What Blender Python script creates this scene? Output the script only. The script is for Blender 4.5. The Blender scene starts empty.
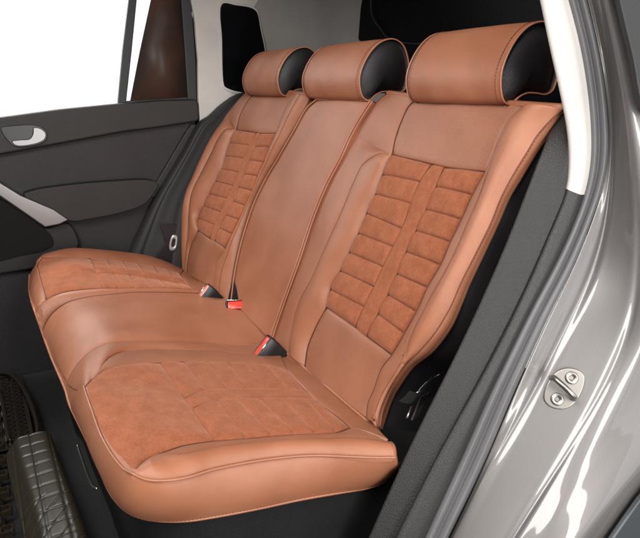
# Rear bench of a car upholstered in tan leather and suede, seen through the open near rear door.
import bpy, bmesh, math, random
import numpy as np
from mathutils import Vector, Matrix
random.seed(7); rng = np.random.default_rng(7)
SC = bpy.context.scene
COL = SC.collection
# Seams, hems and trim edges as 3D curves in metres.
# x: across the car (near side +), y: towards the tail, z: up. Origin: where cushion meets backrest.
CV = {
 'nE': [(0.2033,0.2742,0.6271),(0.1843,0.27,0.6175),(0.1579,0.2521,0.5762),(0.1284,0.2292,0.5235),(0.1205,0.2053,0.4684),(0.1014,0.1728,0.3934),(0.0968,0.1372,0.3113),(0.1053,0.0956,0.2155),(0.1085,0.0568,0.126),(0.111,0.0256,0.054),(0.1159,0.0037,0.0035)],
 'nSI': [(0.3242,0.2088,0.4966),(0.2964,0.206,0.4977),(0.2736,0.1995,0.4902),(0.2414,0.185,0.4643),(0.2365,0.1665,0.4291),(0.2338,0.144,0.3773),(0.2284,0.1201,0.3222),(0.2204,0.0946,0.2634),(0.2107,0.0613,0.1865),(0.197,0.0321,0.1192),(0.2136,0.0067,0.0606),(0.2315,-0.0109,0.0151)],
 'nTL': [(0.3372,0.2622,0.6196),(0.317,0.2535,0.5996),(0.3123,0.2391,0.5664),(0.3155,0.222,0.5269),(0.3242,0.2088,0.4966)],
 'nTR': [(0.6534,0.2579,0.6098),(0.6332,0.247,0.5845),(0.6267,0.2344,0.5556),(0.627,0.2204,0.5232),(0.6263,0.207,0.4924)],
 'nL': [(0.3242,0.2088,0.4966),(0.3199,0.1889,0.4507),(0.3215,0.1702,0.4075),(0.3151,0.1513,0.3639),(0.3137,0.1316,0.3185),(0.3071,0.1122,0.2739),(0.2997,0.0931,0.2297),(0.2883,0.0732,0.1839),(0.2975,0.0561,0.1445)],
 'nR': [(0.6263,0.207,0.4924),(0.617,0.188,0.4485),(0.6136,0.1682,0.4028),(0.6082,0.1496,0.36),(0.6058,0.1307,0.3163),(0.5951,0.111,0.271),(0.591,0.0906,0.2239),(0.5821,0.0709,0.1785),(0.5703,0.0504,0.1313)],
 'nM1': [(0.4755,0.2059,0.4898),(0.4617,0.1894,0.4518),(0.4602,0.1698,0.4067),(0.4623,0.1477,0.3557),(0.4559,0.131,0.3171),(0.4488,0.1122,0.2737),(0.4447,0.0935,0.2306),(0.4374,0.0741,0.186),(0.4345,0.0542,0.1401)],
 'nM2': [(0.5159,0.2051,0.4881),(0.5153,0.1881,0.4487),(0.5122,0.1682,0.4029),(0.5069,0.1496,0.3601),(0.5015,0.1309,0.3168),(0.5008,0.111,0.2711),(0.4977,0.0926,0.2285),(0.4898,0.0746,0.1871),(0.4804,0.0526,0.1363)],
 'nBL': [(0.2975,0.0561,0.1445),(0.2863,0.0343,0.0942),(0.2848,0.0136,0.0464),(0.3014,-0.0033,0.0075)],
 'nBR': [(0.5703,0.0504,0.1313),(0.5561,0.0352,0.0962),(0.5584,0.0182,0.057),(0.557,0.0057,0.0282),(0.568,-0.0044,0.0049)],
 'nD': [(0.6634,0.2472,0.6101),(0.6436,0.2363,0.5851),(0.6381,0.2232,0.5548),(0.6379,0.2116,0.5282),(0.6415,0.1971,0.4947),(0.6445,0.1772,0.4487),(0.6418,0.1575,0.4033),(0.64,0.1369,0.3559),(0.6333,0.1156,0.3068),(0.6271,0.1037,0.2793),(0.6182,0.0832,0.232),(0.6127,0.062,0.1831),(0.6159,0.0452,0.1443),(0.6103,0.0351,0.1212),(0.6009,0.021,0.0886),(0.5958,0.0049,0.0515),(0.6008,-0.0111,0.0146)],
 'nW': [(0.7414,0.2589,0.607),(0.7257,0.2508,0.5884),(0.7108,0.2396,0.5626),(0.7026,0.2261,0.5315),(0.6919,0.2086,0.491),(0.686,0.1924,0.4538),(0.6854,0.1719,0.4065),(0.6785,0.1483,0.352),(0.6713,0.1243,0.2966),(0.6693,0.106,0.2545),(0.6573,0.0845,0.205),(0.6382,0.0672,0.1649),(0.6107,0.0479,0.1206),(0.598,0.0349,0.0904),(0.5967,0.0228,0.0626),(0.5965,0.01,0.033),(0.6082,-0.0039,0.0011)],
 'nE2': [(0.7387,0.2871,0.6067),(0.7227,0.2811,0.5929),(0.7058,0.266,0.558),(0.6958,0.2537,0.5297),(0.6852,0.2359,0.4885),(0.6756,0.2184,0.4484),(0.6737,0.2005,0.407),(0.6695,0.1783,0.3558),(0.6633,0.1492,0.2887),(0.6632,0.1332,0.2519),(0.6603,0.1152,0.2102),(0.64,0.0926,0.1582),(0.6058,0.0738,0.1148),(0.5926,0.0587,0.0801),(0.585,0.0462,0.0511),(0.5847,0.0331,0.021),(0.5887,0.0173,-0.0153)],
 'cL': [(-0.1088,0.255,0.6081),(-0.1484,0.2438,0.5822),(-0.1744,0.2175,0.5217),(-0.2178,0.1746,0.4227),(-0.2406,0.1543,0.3758),(-0.2594,0.1206,0.2982),(-0.2563,0.0906,0.229),(-0.2414,0.059,0.1561),(-0.2175,0.0325,0.0951),(-0.1756,0.0023,0.0254)],
 'cR': [(0.1661,0.2559,0.6101),(0.1496,0.2411,0.5761),(0.1311,0.2185,0.524),(0.1232,0.1947,0.4691),(0.104,0.1624,0.3945),(0.0993,0.1269,0.3127),(0.1078,0.0855,0.2174),(0.1109,0.0469,0.1282),(0.1134,0.0158,0.0566),(0.1183,-0.006,0.0063)],
 'fE': [(-0.1692,0.2648,0.6156),(-0.1801,0.2499,0.5813),(-0.2068,0.2232,0.5197),(-0.2514,0.1795,0.419),(-0.2749,0.1588,0.3713),(-0.2943,0.1246,0.2923),(-0.2911,0.0941,0.2219),(-0.276,0.0619,0.1478),(-0.2514,0.035,0.0858),(-0.2085,0.0043,0.0149)],
 'fSI': [(-0.2098,0.2528,0.618),(-0.2365,0.2324,0.5711),(-0.245,0.2055,0.509),(-0.2486,0.1759,0.4407),(-0.2615,0.1468,0.3737),(-0.2808,0.1128,0.2954),(-0.2777,0.0826,0.2257),(-0.2772,0.0534,0.1583),(-0.2825,0.0301,0.1046),(-0.2585,0.0019,0.0396)],
 'fTL': [(-0.575,0.2693,0.6359),(-0.6065,0.2435,0.5916),(-0.6088,0.2185,0.549),(-0.5872,0.1932,0.5007)],
 'fTR': [(-0.2686,0.266,0.6233),(-0.2869,0.2473,0.5903),(-0.2928,0.2255,0.5452),(-0.2831,0.2067,0.5067)],
 'fL': [(-0.5872,0.1932,0.5007),(-0.5927,0.1731,0.4544),(-0.5908,0.1539,0.4101),(-0.5845,0.1349,0.3662),(-0.5949,0.1164,0.3238),(-0.6066,0.0963,0.2772),(-0.6173,0.0774,0.2338),(-0.6281,0.0584,0.1899),(-0.6018,0.0422,0.1525)],
 'fR': [(-0.2831,0.2067,0.5067),(-0.2891,0.1882,0.4641),(-0.2925,0.1684,0.4184),(-0.302,0.1495,0.3748),(-0.3033,0.1301,0.3302),(-0.314,0.1094,0.2824),(-0.3202,0.0901,0.2379),(-0.3287,0.0697,0.1909),(-0.3397,0.0482,0.1414)],
 'fM1': [(-0.4094,0.1976,0.5009),(-0.427,0.1792,0.4584),(-0.433,0.1609,0.4162),(-0.4322,0.1414,0.3712),(-0.4368,0.1222,0.3269),(-0.4483,0.1038,0.2847),(-0.4652,0.0835,0.2377),(-0.4715,0.0643,0.1935),(-0.4748,0.0438,0.1463)],
 'fM2': [(-0.3822,0.1998,0.5009),(-0.3776,0.1809,0.4574),(-0.3818,0.1624,0.4146),(-0.381,0.1432,0.3705),(-0.3905,0.1249,0.3281),(-0.3934,0.1053,0.283),(-0.408,0.0848,0.2357),(-0.4217,0.0654,0.1911),(-0.4263,0.0459,0.1461)],
 'fBL': [(-0.6018,0.0422,0.1525),(-0.6247,0.0183,0.0875),(-0.6177,0.0021,0.035),(-0.6057,-0.0074,-0.0021)],
 'fBR': [(-0.3397,0.0482,0.1414),(-0.3721,0.0291,0.0923),(-0.3634,0.014,0.0523),(-0.3471,0.0031,0.0173)],
 'fA': [(-0.608,0.2014,0.4993),(-0.628,0.1734,0.5006),(-0.645,0.1464,0.4654),(-0.655,0.1235,0.4179),(-0.662,0.0852,0.3496),(-0.664,0.0469,0.2797),(-0.66,0.0306,0.2087),(-0.655,0.0236,0.1438),(-0.648,0.0107,0.0869),(-0.64,0.0013,0.0296),(-0.63,-0.0038,-0.0052)],
 'fO': [(-0.695,0.3095,0.6412),(-0.7,0.2672,0.6128),(-0.705,0.2084,0.5492),(-0.705,0.1474,0.472),(-0.7,0.0922,0.3847),(-0.7,0.0588,0.3213),(-0.7,0.0274,0.2613),(-0.695,0.0128,0.1969),(-0.69,0.0075,0.131),(-0.68,0.0021,0.0579),(-0.66,-0.0021,-0.0056)],
 'c0': [(-0.65,-0.4895,0.0913),(-0.658,-0.4685,0.1104),(-0.662,-0.4214,0.119),(-0.664,-0.3647,0.1204),(-0.664,-0.2854,0.1057),(-0.664,-0.2031,0.0868),(-0.662,-0.1182,0.062),(-0.658,-0.0562,0.0326),(-0.645,-0.0027,-0.0016)],
 'fsF': [(-0.62,-0.4723,0.1099),(-0.615,-0.4429,0.1107),(-0.61,-0.4014,0.1084),(-0.61,-0.365,0.1021),(-0.61,-0.3281,0.0939)],
 'fq0': [(-0.61,-0.3281,0.0939),(-0.605,-0.2786,0.0836),(-0.6,-0.2282,0.0713),(-0.6,-0.1756,0.0555),(-0.59,-0.1275,0.0426),(-0.575,-0.0835,0.0277),(-0.555,-0.044,0.0128)],
 'fq1': [(-0.45,-0.3392,0.0987),(-0.45,-0.292,0.0906),(-0.45,-0.2437,0.079),(-0.45,-0.1943,0.0654),(-0.445,-0.1481,0.0517),(-0.44,-0.1042,0.0365),(-0.43,-0.0641,0.0247)],
 'fq2': [(-0.425,-0.3384,0.0907),(-0.425,-0.2917,0.0808),(-0.425,-0.2438,0.0691),(-0.425,-0.1949,0.0538),(-0.42,-0.149,0.04),(-0.415,-0.1054,0.0264),(-0.405,-0.0623,0.0159)],
 'fq3': [(-0.29,-0.3486,0.0859),(-0.29,-0.3045,0.0776),(-0.29,-0.2592,0.0706),(-0.29,-0.2126,0.0635),(-0.29,-0.1648,0.0561),(-0.29,-0.1188,0.0475),(-0.29,-0.0751,0.0358)],
 'fsN': [(-0.29,-0.4985,0.0754),(-0.29,-0.4823,0.083),(-0.29,-0.461,0.0884),(-0.29,-0.4293,0.0908),(-0.29,-0.392,0.0895),(-0.29,-0.3486,0.0859)],
 'fpip': [(-0.62,-0.4723,0.1099),(-0.61,-0.4883,0.0944),(-0.52,-0.4941,0.0922),(-0.4,-0.4978,0.0878),(-0.29,-0.4985,0.0754)],
 'fqf': [(-0.61,-0.3281,0.0939),(-0.45,-0.3392,0.0987),(-0.425,-0.3384,0.0907),(-0.29,-0.3486,0.0859)],
 'fqr': [(-0.555,-0.044,0.0128),(-0.43,-0.0641,0.0247),(-0.405,-0.0623,0.0159),(-0.29,-0.0751,0.0358)],
 'fhem': [(-0.67,-0.5125,0.045),(-0.62,-0.5211,0.0191),(-0.46,-0.5276,0.0281),(-0.29,-0.5301,0.0426)],
 'fseam': [(-0.29,-0.4985,0.0754),(-0.285,-0.5157,0.0622),(-0.29,-0.5301,0.0426)],
 's1r': [(-0.265,0.0032,0.0111),(-0.265,-0.0517,0.0281),(-0.265,-0.1143,0.0428),(-0.265,-0.1898,0.0562),(-0.265,-0.2594,0.0671),(-0.265,-0.3269,0.0717),(-0.265,-0.3949,0.0735)],
 's1f': [(-0.265,-0.3949,0.0735),(-0.265,-0.4483,0.066),(-0.268,-0.4866,0.0422),(-0.265,-0.5075,0.0175),(-0.26,-0.5209,-0.0076)],
 's2r': [(0.11,-0.0038,-0.0029),(0.105,-0.0862,0.0035),(0.1,-0.1642,0.0244),(0.1,-0.24,0.0438),(0.1,-0.312,0.0596),(0.1,-0.3694,0.0699)],
 's2f': [(0.1,-0.3694,0.0699),(0.1,-0.4075,0.0726),(0.1,-0.4459,0.0607),(0.11,-0.4796,0.04),(0.125,-0.5021,0.0148),(0.14,-0.5116,-0.0079)],
 'mhem': [(-0.26,-0.5209,-0.0076),(-0.18,-0.5194,-0.0104),(-0.06,-0.5179,-0.0082),(0.04,-0.514,-0.0094),(0.14,-0.5116,-0.0079)],
 's3': [(0.1448,-0.0055,0.005),(0.1934,-0.0742,0.0162),(0.1974,-0.1229,0.0241),(0.1755,-0.1653,0.031),(0.1622,-0.2202,0.04),(0.1492,-0.2737,0.0487),(0.1439,-0.3187,0.0561),(0.1457,-0.3575,0.0624),(0.1545,-0.388,0.0674),(0.1809,-0.4187,0.0724),(0.2075,-0.436,0.0752),(0.2542,-0.4542,0.0782)],
 's3f': [(0.254,-0.4542,0.0781),(0.28,-0.4725,0.0757),(0.305,-0.4918,0.0741),(0.26,-0.504,0.0343),(0.216,-0.5119,-0.01)],
 'hem45': [(0.14,-0.5116,-0.0079),(0.175,-0.5124,-0.0107),(0.216,-0.5119,-0.01)],
 'nsF': [(0.3315,-0.4947,0.0868),(0.2966,-0.4745,0.0835),(0.2555,-0.4426,0.0783),(0.2348,-0.3984,0.0711),(0.2288,-0.3616,0.0651),(0.2286,-0.3228,0.0587)],
 'nq0': [(0.2286,-0.3228,0.0587),(0.2295,-0.2741,0.0508),(0.2398,-0.2221,0.0423),(0.2495,-0.1756,0.0347),(0.2615,-0.1339,0.0279),(0.2803,-0.0894,0.0207),(0.3212,-0.0578,0.0155)],
 'nq1': [(0.4147,-0.3242,0.059),(0.3913,-0.274,0.0508),(0.3929,-0.2257,0.0429),(0.4001,-0.1868,0.0366),(0.4075,-0.147,0.0301),(0.4186,-0.101,0.0226),(0.4306,-0.0641,0.0165)],
 'nq2': [(0.4589,-0.3244,0.059),(0.4391,-0.2702,0.0502),(0.4408,-0.2272,0.0432),(0.4495,-0.1836,0.036),(0.4566,-0.1358,0.0282),(0.4661,-0.0877,0.0204),(0.4852,-0.065,0.0167)],
 'nq3': [(0.5839,-0.3241,0.059),(0.5896,-0.2715,0.0504),(0.5922,-0.2229,0.0425),(0.597,-0.1794,0.0354),(0.6029,-0.1391,0.0288),(0.6084,-0.0995,0.0223),(0.5976,-0.0596,0.0158)],
 'nqf': [(0.2286,-0.3228,0.0587),(0.3223,-0.3231,0.0588),(0.4147,-0.3242,0.059),(0.4589,-0.3244,0.059),(0.5242,-0.3251,0.0591),(0.5839,-0.3241,0.059)],
 'nqr': [(0.3212,-0.0578,0.0155),(0.4306,-0.0641,0.0165),(0.4852,-0.065,0.0167),(0.5509,-0.0586,0.0156),(0.5976,-0.0596,0.0158)],
 'nsN': [(0.6489,-0.475,0.0836),(0.6269,-0.4596,0.0811),(0.6046,-0.4279,0.0759),(0.5867,-0.3821,0.0684),(0.5835,-0.3538,0.0638),(0.5839,-0.3241,0.059)],
 'npipf': [(0.3315,-0.4947,0.0868),(0.4248,-0.496,0.084),(0.5199,-0.4964,0.081),(0.5932,-0.4903,0.08),(0.6281,-0.4827,0.0788),(0.6515,-0.4756,0.0837)],
 'npips': [(0.6515,-0.4756,0.0837),(0.6633,-0.4585,0.0748),(0.673,-0.4343,0.0709),(0.674,-0.4011,0.0654),(0.6641,-0.358,0.0584),(0.659,-0.309,0.0504),(0.6582,-0.2461,0.0402),(0.6657,-0.1795,0.0293),(0.6862,-0.1149,0.0187),(0.701,-0.0719,0.0117),(0.7107,-0.0353,0.0058)],
 'nSS': [(0.6146,-0.4301,0.0823),(0.6213,-0.3922,0.0762),(0.6127,-0.3427,0.0681),(0.6139,-0.2904,0.0595),(0.6172,-0.2267,0.0492),(0.6283,-0.1592,0.0381),(0.6499,-0.0709,0.0237),(0.6719,-0.0281,0.0167)],
 'rbite': [(0.1347,-0.0008,0.0001),(0.2606,0.0072,-0.0012),(0.4422,0.0118,-0.0019),(0.5659,0.0032,-0.0005),(0.6509,-0.008,0.0013)],
 'nrs': [(0.5976,-0.0596,0.0158),(0.6225,-0.0394,0.0145),(0.6696,-0.0219,0.0157)],
 'nls': [(0.3212,-0.0578,0.0155),(0.2204,-0.0219,0.0076),(0.1347,-0.0008,0.0001)],
 'nhem': [(0.2208,-0.5123,-0.0076),(0.3034,-0.507,-0.0085),(0.3894,-0.5023,-0.0092),(0.4725,-0.4993,-0.0097),(0.5528,-0.4947,-0.0105),(0.5978,-0.4835,-0.0123),(0.6237,-0.4661,-0.0151),(0.6414,-0.4394,-0.0195),(0.6539,-0.3999,-0.0259),(0.657,-0.3596,-0.0325),(0.6575,-0.2752,-0.0463),(0.6552,-0.1976,-0.0589),(0.6568,-0.1223,-0.0712),(0.6577,-0.0503,-0.083),(0.6569,-0.02,-0.0829),(0.6566,-0.0015,-0.0727),(0.6664,-0.0004,-0.0506)],
 'fbite': [(-0.6368,-0.0051,0.0008),(-0.4467,0.0023,-0.0004),(-0.3036,0.017,-0.0028)],
 'mbite': [(-0.3036,0.017,-0.0028),(-0.0886,0.0108,-0.0018),(0.119,-0.0079,0.0013)],
 'T0': [(0.715,0.3251,0.7533),(0.715,0.3046,0.6714),(0.715,0.2778,0.5909),(0.715,0.2513,0.5367),(0.715,0.2187,0.4543),(0.715,0.1872,0.3779),(0.715,0.1484,0.2978),(0.715,0.0968,0.2003),(0.715,0.0442,0.1103),(0.715,-0.0084,0.0203),(0.715,-0.0464,-0.0541),(0.715,-0.0847,-0.1289),(0.715,-0.119,-0.2016)],
 'R0': [(0.752,0.1339,0.8356),(0.752,0.1691,0.7699),(0.752,0.1957,0.7134),(0.752,0.2264,0.6534),(0.752,0.2483,0.609),(0.752,0.2669,0.5661),(0.752,0.2785,0.5217),(0.752,0.2824,0.471),(0.752,0.2717,0.4434),(0.752,0.2548,0.4073),(0.752,0.2206,0.3347),(0.752,0.1674,0.2364),(0.752,0.1129,0.1476),(0.752,0.0316,0.0248),(0.752,-0.0446,-0.1011),(0.752,-0.0984,-0.1981)],
 'R1': [(0.765,0.1696,0.8371),(0.765,0.2115,0.7714),(0.765,0.244,0.7191),(0.765,0.2671,0.6726),(0.765,0.2904,0.6156),(0.765,0.3052,0.5658),(0.765,0.3139,0.5213),(0.765,0.3109,0.469),(0.765,0.301,0.4377),(0.765,0.2807,0.3909),(0.765,0.2491,0.3342),(0.765,0.2002,0.2576),(0.765,0.1464,0.163),(0.765,0.1224,0.1218),(0.765,0.0597,-0.0051),(0.765,-0.008,-0.136),(0.765,-0.0618,-0.2482)],
 'R3': [(0.77,0.2132,0.8407),(0.77,0.2557,0.7739),(0.77,0.288,0.7207),(0.77,0.3166,0.6672),(0.77,0.3379,0.6155),(0.77,0.354,0.5648),(0.77,0.3624,0.5195),(0.77,0.3579,0.47),(0.77,0.3428,0.4241),(0.77,0.325,0.376),(0.77,0.3044,0.3279),(0.77,0.2571,0.2492),(0.77,0.2074,0.1512),(0.77,0.1836,0.1027),(0.77,0.1265,-0.0238),(0.77,0.0505,-0.1648),(0.77,-0.0076,-0.2698)],
 'La': [(0.772,0.2263,0.8417),(0.772,0.2672,0.7745),(0.7733,0.2959,0.7209),(0.7747,0.3205,0.6672),(0.7759,0.3403,0.6156),(0.7771,0.3523,0.5653),(0.7782,0.3579,0.5205),(0.7797,0.3624,0.4585),(0.7811,0.3624,0.404),(0.783,0.3489,0.3366),(0.785,0.3155,0.2692),(0.785,0.2753,0.2081),(0.785,0.2266,0.1191),(0.785,0.1974,0.0717),(0.785,0.1329,-0.0128),(0.785,0.0455,-0.1472),(0.785,-0.0159,-0.2527)],
 'Lb': [(0.8,0.214,0.8357),(0.8,0.257,0.7707),(0.8084,0.2874,0.6989),(0.8172,0.3147,0.6229),(0.8235,0.3312,0.5688),(0.8294,0.3453,0.5178),(0.8386,0.3597,0.4415),(0.8489,0.3662,0.3634),(0.86,0.365,0.2842),(0.86,0.3606,0.2321),(0.86,0.3419,0.18),(0.86,0.3065,0.1135),(0.86,0.255,0.0475),(0.86,0.1949,-0.0252),(0.86,0.1164,-0.1163),(0.86,0.0381,-0.2134)],
 'Lc': [(0.808,0.2281,0.8358),(0.808,0.2768,0.7712),(0.8188,0.3048,0.699),(0.8301,0.3268,0.6231),(0.8396,0.3439,0.5598),(0.8495,0.3614,0.4941),(0.8617,0.3733,0.4184),(0.8759,0.3741,0.3421),(0.885,0.3697,0.2727),(0.885,0.3695,0.2071),(0.885,0.3531,0.147),(0.885,0.3133,0.09),(0.885,0.2584,0.03),(0.885,0.1969,-0.0305),(0.885,0.1317,-0.104),(0.885,0.0591,-0.2017)],
 'Ld': [(0.814,0.2402,0.836),(0.814,0.2875,0.7713),(0.8254,0.3178,0.6992),(0.8372,0.342,0.6232),(0.8472,0.3643,0.5596),(0.8577,0.3845,0.4937),(0.8705,0.4018,0.4172),(0.8855,0.4078,0.3399),(0.895,0.4093,0.2691),(0.895,0.41,0.2026),(0.895,0.3909,0.1424),(0.895,0.3475,0.0858),(0.895,0.2801,0.029),(0.895,0.21,-0.0286),(0.895,0.1421,-0.1008),(0.895,0.0721,-0.1993)],
 'Le': [(0.838,0.2708,0.835),(0.838,0.3232,0.7711),(0.8502,0.3565,0.6993),(0.863,0.3891,0.6235),(0.8737,0.4234,0.5596),(0.8849,0.4534,0.4928),(0.8987,0.4841,0.4144),(0.9148,0.5064,0.334),(0.925,0.519,0.2598),(0.925,0.5228,0.1909),(0.925,0.4989,0.1259),(0.925,0.4476,0.0675),(0.925,0.3662,0.0153),(0.925,0.2809,-0.0383),(0.925,0.1936,-0.0995),(0.925,0.0975,-0.1853)],
 'Lf': [(0.868,0.3685,0.84),(0.868,0.4294,0.7752),(0.8774,0.4796,0.7023),(0.8872,0.5342,0.6237),(0.8955,0.5916,0.5559),(0.9041,0.6539,0.4826),(0.9147,0.7228,0.3938),(0.9271,0.7748,0.3002),(0.935,0.8059,0.1917),(0.935,0.8045,0.1031),(0.935,0.7805,0.0169),(0.935,0.7118,-0.0579),(0.935,0.5916,-0.1135),(0.935,0.4679,-0.1499),(0.935,0.377,-0.1821),(0.935,0.2536,-0.2739)],
 'glassR': [(0.835,0.2043,0.8287),(0.835,0.245,0.766),(0.8404,0.263,0.7249),(0.846,0.2818,0.6825),(0.8527,0.2992,0.631),(0.8566,0.316,0.6006),(0.8566,0.4347,0.5991),(0.835,0.4224,0.8512)],
 'dBelt': [(-0.775,-0.9256,0.5094),(-0.775,-0.5317,0.5462),(-0.775,-0.3509,0.5694),(-0.775,-0.1623,0.5863),(-0.775,-0.0158,0.5978),(-0.775,0.1168,0.6011),(-0.775,0.1275,0.587),(-0.775,0.1284,0.5297),(-0.775,0.1126,0.5192),(-0.775,-0.0222,0.5023),(-0.775,-0.1569,0.4882),(-0.775,-0.3629,0.4557),(-0.775,-0.5467,0.4271),(-0.775,-0.949,0.3716)],
 'dArm': [(-0.755,-0.4931,0.2959),(-0.755,-0.4676,0.3073),(-0.755,-0.3607,0.3185),(-0.755,-0.2158,0.3228),(-0.755,-0.0692,0.317),(-0.755,-0.0483,0.3029),(-0.755,-0.0731,0.2607),(-0.755,-0.1042,0.232),(-0.755,-0.177,0.2108),(-0.755,-0.2946,0.1963),(-0.755,-0.3573,0.1952),(-0.755,-0.4197,0.2392)],
 'dSilver': [(-0.745,-0.8408,0.5714),(-0.745,-0.7066,0.4668),(-0.745,-0.5584,0.3444),(-0.745,-0.5025,0.2981),(-0.745,-0.4078,0.2433),(-0.745,-0.3613,0.201),(-0.745,-0.3948,0.1868),(-0.745,-0.4427,0.1812),(-0.745,-0.5143,0.2492),(-0.745,-0.5644,0.2962),(-0.745,-0.7153,0.4067),(-0.745,-0.8499,0.515)],
 'dPocketRim': [(-0.775,-0.8743,0.3819),(-0.775,-0.5678,0.2587),(-0.775,-0.4497,0.176),(-0.775,-0.3653,0.1852),(-0.775,-0.3373,0.1357),(-0.775,-0.3383,0.0921),(-0.775,-0.3701,0.0741),(-0.775,-0.4056,0.0494),(-0.775,-0.5036,0.0336),(-0.775,-0.5967,0.0288),(-0.775,-0.9367,-0.0047)],
 'dPocket': [(-0.768,-0.8711,0.3974),(-0.768,-0.5651,0.2829),(-0.768,-0.5098,0.2482),(-0.768,-0.4413,0.173),(-0.768,-0.4223,0.1429),(-0.768,-0.4222,0.1144),(-0.768,-0.4527,0.0984),(-0.768,-0.5288,0.0884),(-0.768,-0.5907,0.0788),(-0.768,-0.9279,0.0453)],
 'dMain': [(-0.8,-1.0632,0.4044),(-0.8,-0.5399,0.4727),(-0.8,0.133,0.5323),(-0.8,0.0652,0.4169),(-0.8,-0.0511,0.3046),(-0.8,-0.1113,0.1859),(-0.8,-0.257,-0.0456),(-0.8,-0.4676,-0.5699),(-0.8,-1.241,-0.57)],
 'dEdge': [(-0.785,0.1002,0.5117),(-0.785,0.0758,0.4834),(-0.785,-0.0478,0.3026),(-0.785,-0.0734,0.2526),(-0.785,-0.0442,0.2466),(-0.785,-0.0025,0.3108),(-0.785,0.1307,0.5075)],
 'hRec': [(-0.77,-0.5334,0.5122),(-0.77,-0.5039,0.5179),(-0.77,-0.436,0.5196),(-0.77,-0.4129,0.5112),(-0.77,-0.3996,0.4931),(-0.77,-0.4052,0.4706),(-0.77,-0.4311,0.4568),(-0.77,-0.5001,0.4528),(-0.77,-0.5183,0.471)],
 'hLev': [(-0.76,-0.5074,0.4697),(-0.76,-0.4836,0.4737),(-0.76,-0.4538,0.476),(-0.76,-0.443,0.4917),(-0.76,-0.4379,0.5107),(-0.76,-0.4201,0.5087),(-0.76,-0.4052,0.4939),(-0.76,-0.4086,0.4762),(-0.76,-0.4314,0.4624),(-0.76,-0.4973,0.4567)],
 'bar1': [(-0.8,-0.1577,0.5807),(-0.8,-0.1303,0.5806),(-0.8,-0.0952,0.7642),(-0.8,-0.0658,0.926),(-0.8,-0.0428,1.0519),(-0.8,-0.0662,1.0496),(-0.8,-0.0926,0.9241),(-0.8,-0.1257,0.7632)],
 'bar2': [(-0.79,0.0911,0.5939),(-0.79,0.1252,0.5938),(-0.79,0.1288,0.7373),(-0.79,0.1248,0.8723),(-0.79,0.121,0.9379),(-0.79,0.1172,1.0658),(-0.79,0.0746,1.0616),(-0.79,0.0848,0.9353),(-0.79,0.0881,0.8038)],
 'barB': [(-0.795,-0.1314,0.5807),(-0.795,0.1002,0.5938),(-0.795,0.0972,0.6079),(-0.795,-0.1303,0.5942)],
 'tint': [(-0.8,-0.116,0.5873),(-0.8,0.1022,0.6008),(-0.8,0.0949,0.8047),(-0.8,0.0898,0.9692),(-0.8,0.0848,1.0642),(-0.8,0.0184,1.0578),(-0.8,-0.0179,0.9293),(-0.8,-0.068,0.7619)],
 'pillar': [(-0.782,0.1075,1.0635),(-0.782,0.1184,0.9368),(-0.782,0.1295,0.8719),(-0.782,0.1337,0.7372),(-0.782,0.1288,0.6046),(-0.782,0.1302,0.5186),(-0.782,0.1376,0.5112),(-0.782,0.1779,0.5396),(-0.782,0.2519,0.6046),(-0.782,0.3424,0.6341),(-0.782,0.3844,0.6455),(-0.782,0.3725,0.8505),(-0.782,0.3498,0.9118),(-0.782,0.3915,0.9696),(-0.782,0.4672,1.0983)],
 'qwin': [(-0.776,0.231,0.9307),(-0.776,0.2848,0.9309),(-0.776,0.3476,0.9248),(-0.776,0.3673,0.9123),(-0.776,0.3821,0.8506),(-0.776,0.3971,0.7803),(-0.776,0.4069,0.6345),(-0.776,0.2906,0.6266),(-0.776,0.2351,0.6425),(-0.776,0.2275,0.6513),(-0.776,0.226,0.8087)],
 'fTrimTop': [(-0.765,0.128,0.5122),(-0.765,0.1563,0.5405),(-0.765,0.2048,0.5797),(-0.765,0.2656,0.6157),(-0.765,0.3352,0.6341),(-0.765,0.4021,0.6493)],
 'fTrimL': [(-0.77,0.1224,0.5192),(-0.77,0.0562,0.4198),(-0.77,-0.0177,0.3137),(-0.77,-0.0713,0.2324),(-0.77,-0.1216,0.1435),(-0.77,-0.173,0.0432),(-0.77,-0.2106,-0.0635)],
 'tongue': [(-0.675,-0.027,0.1265),(-0.675,-0.0125,0.1212),(-0.675,-0.0118,0.1024),(-0.675,-0.0231,0.0697),(-0.675,-0.0398,0.0699),(-0.675,-0.0421,0.0908)],
 'beltslot': [(-0.685,-0.0691,0.1659),(-0.685,-0.04,0.1667),(-0.685,0.026,0.1526),(-0.685,0.0155,-0.0341),(-0.685,-0.1178,-0.0152),(-0.685,-0.1072,0.0326),(-0.685,-0.0518,0.0972),(-0.685,-0.0574,0.124)],
 'lever': [(0.1246,-0.5,-0.1557),(0.1545,-0.5,-0.1545),(0.2192,-0.5,-0.1498),(0.2885,-0.5,-0.1397),(0.3375,-0.5,-0.1255),(0.3904,-0.5,-0.0988)],
 'tgate': [(-0.92,0.8,1.1146),(-0.8828,0.8,0.957),(-0.8488,0.8,0.8959),(-0.7923,0.8,0.8493),(-0.7083,0.8,0.8137),(-0.6266,0.8,0.7501),(-0.4386,0.8,0.4184),(0.5356,0.8,0.5001),(0.4566,0.8,0.9757),(-0.9233,0.8,1.2273)],
 'tgtrim': [(-0.6485,0.79,1.0391),(-0.65,0.79,0.9405),(-0.6342,0.79,0.9033),(-0.5845,0.79,0.8635),(-0.5431,0.79,0.8322),(-0.4531,0.79,0.8057),(-0.1286,0.79,0.7805),(0.1996,0.79,0.762)],
 'dseal': [(-0.8,0.1385,1.0694),(-0.8,0.139,0.9402),(-0.8,0.1432,0.8067),(-0.8,0.1438,0.6683),(-0.8,0.1403,0.5612),(-0.8,0.1358,0.5103),(-0.8,0.0941,0.4527),(-0.8,0.036,0.3738)],
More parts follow.
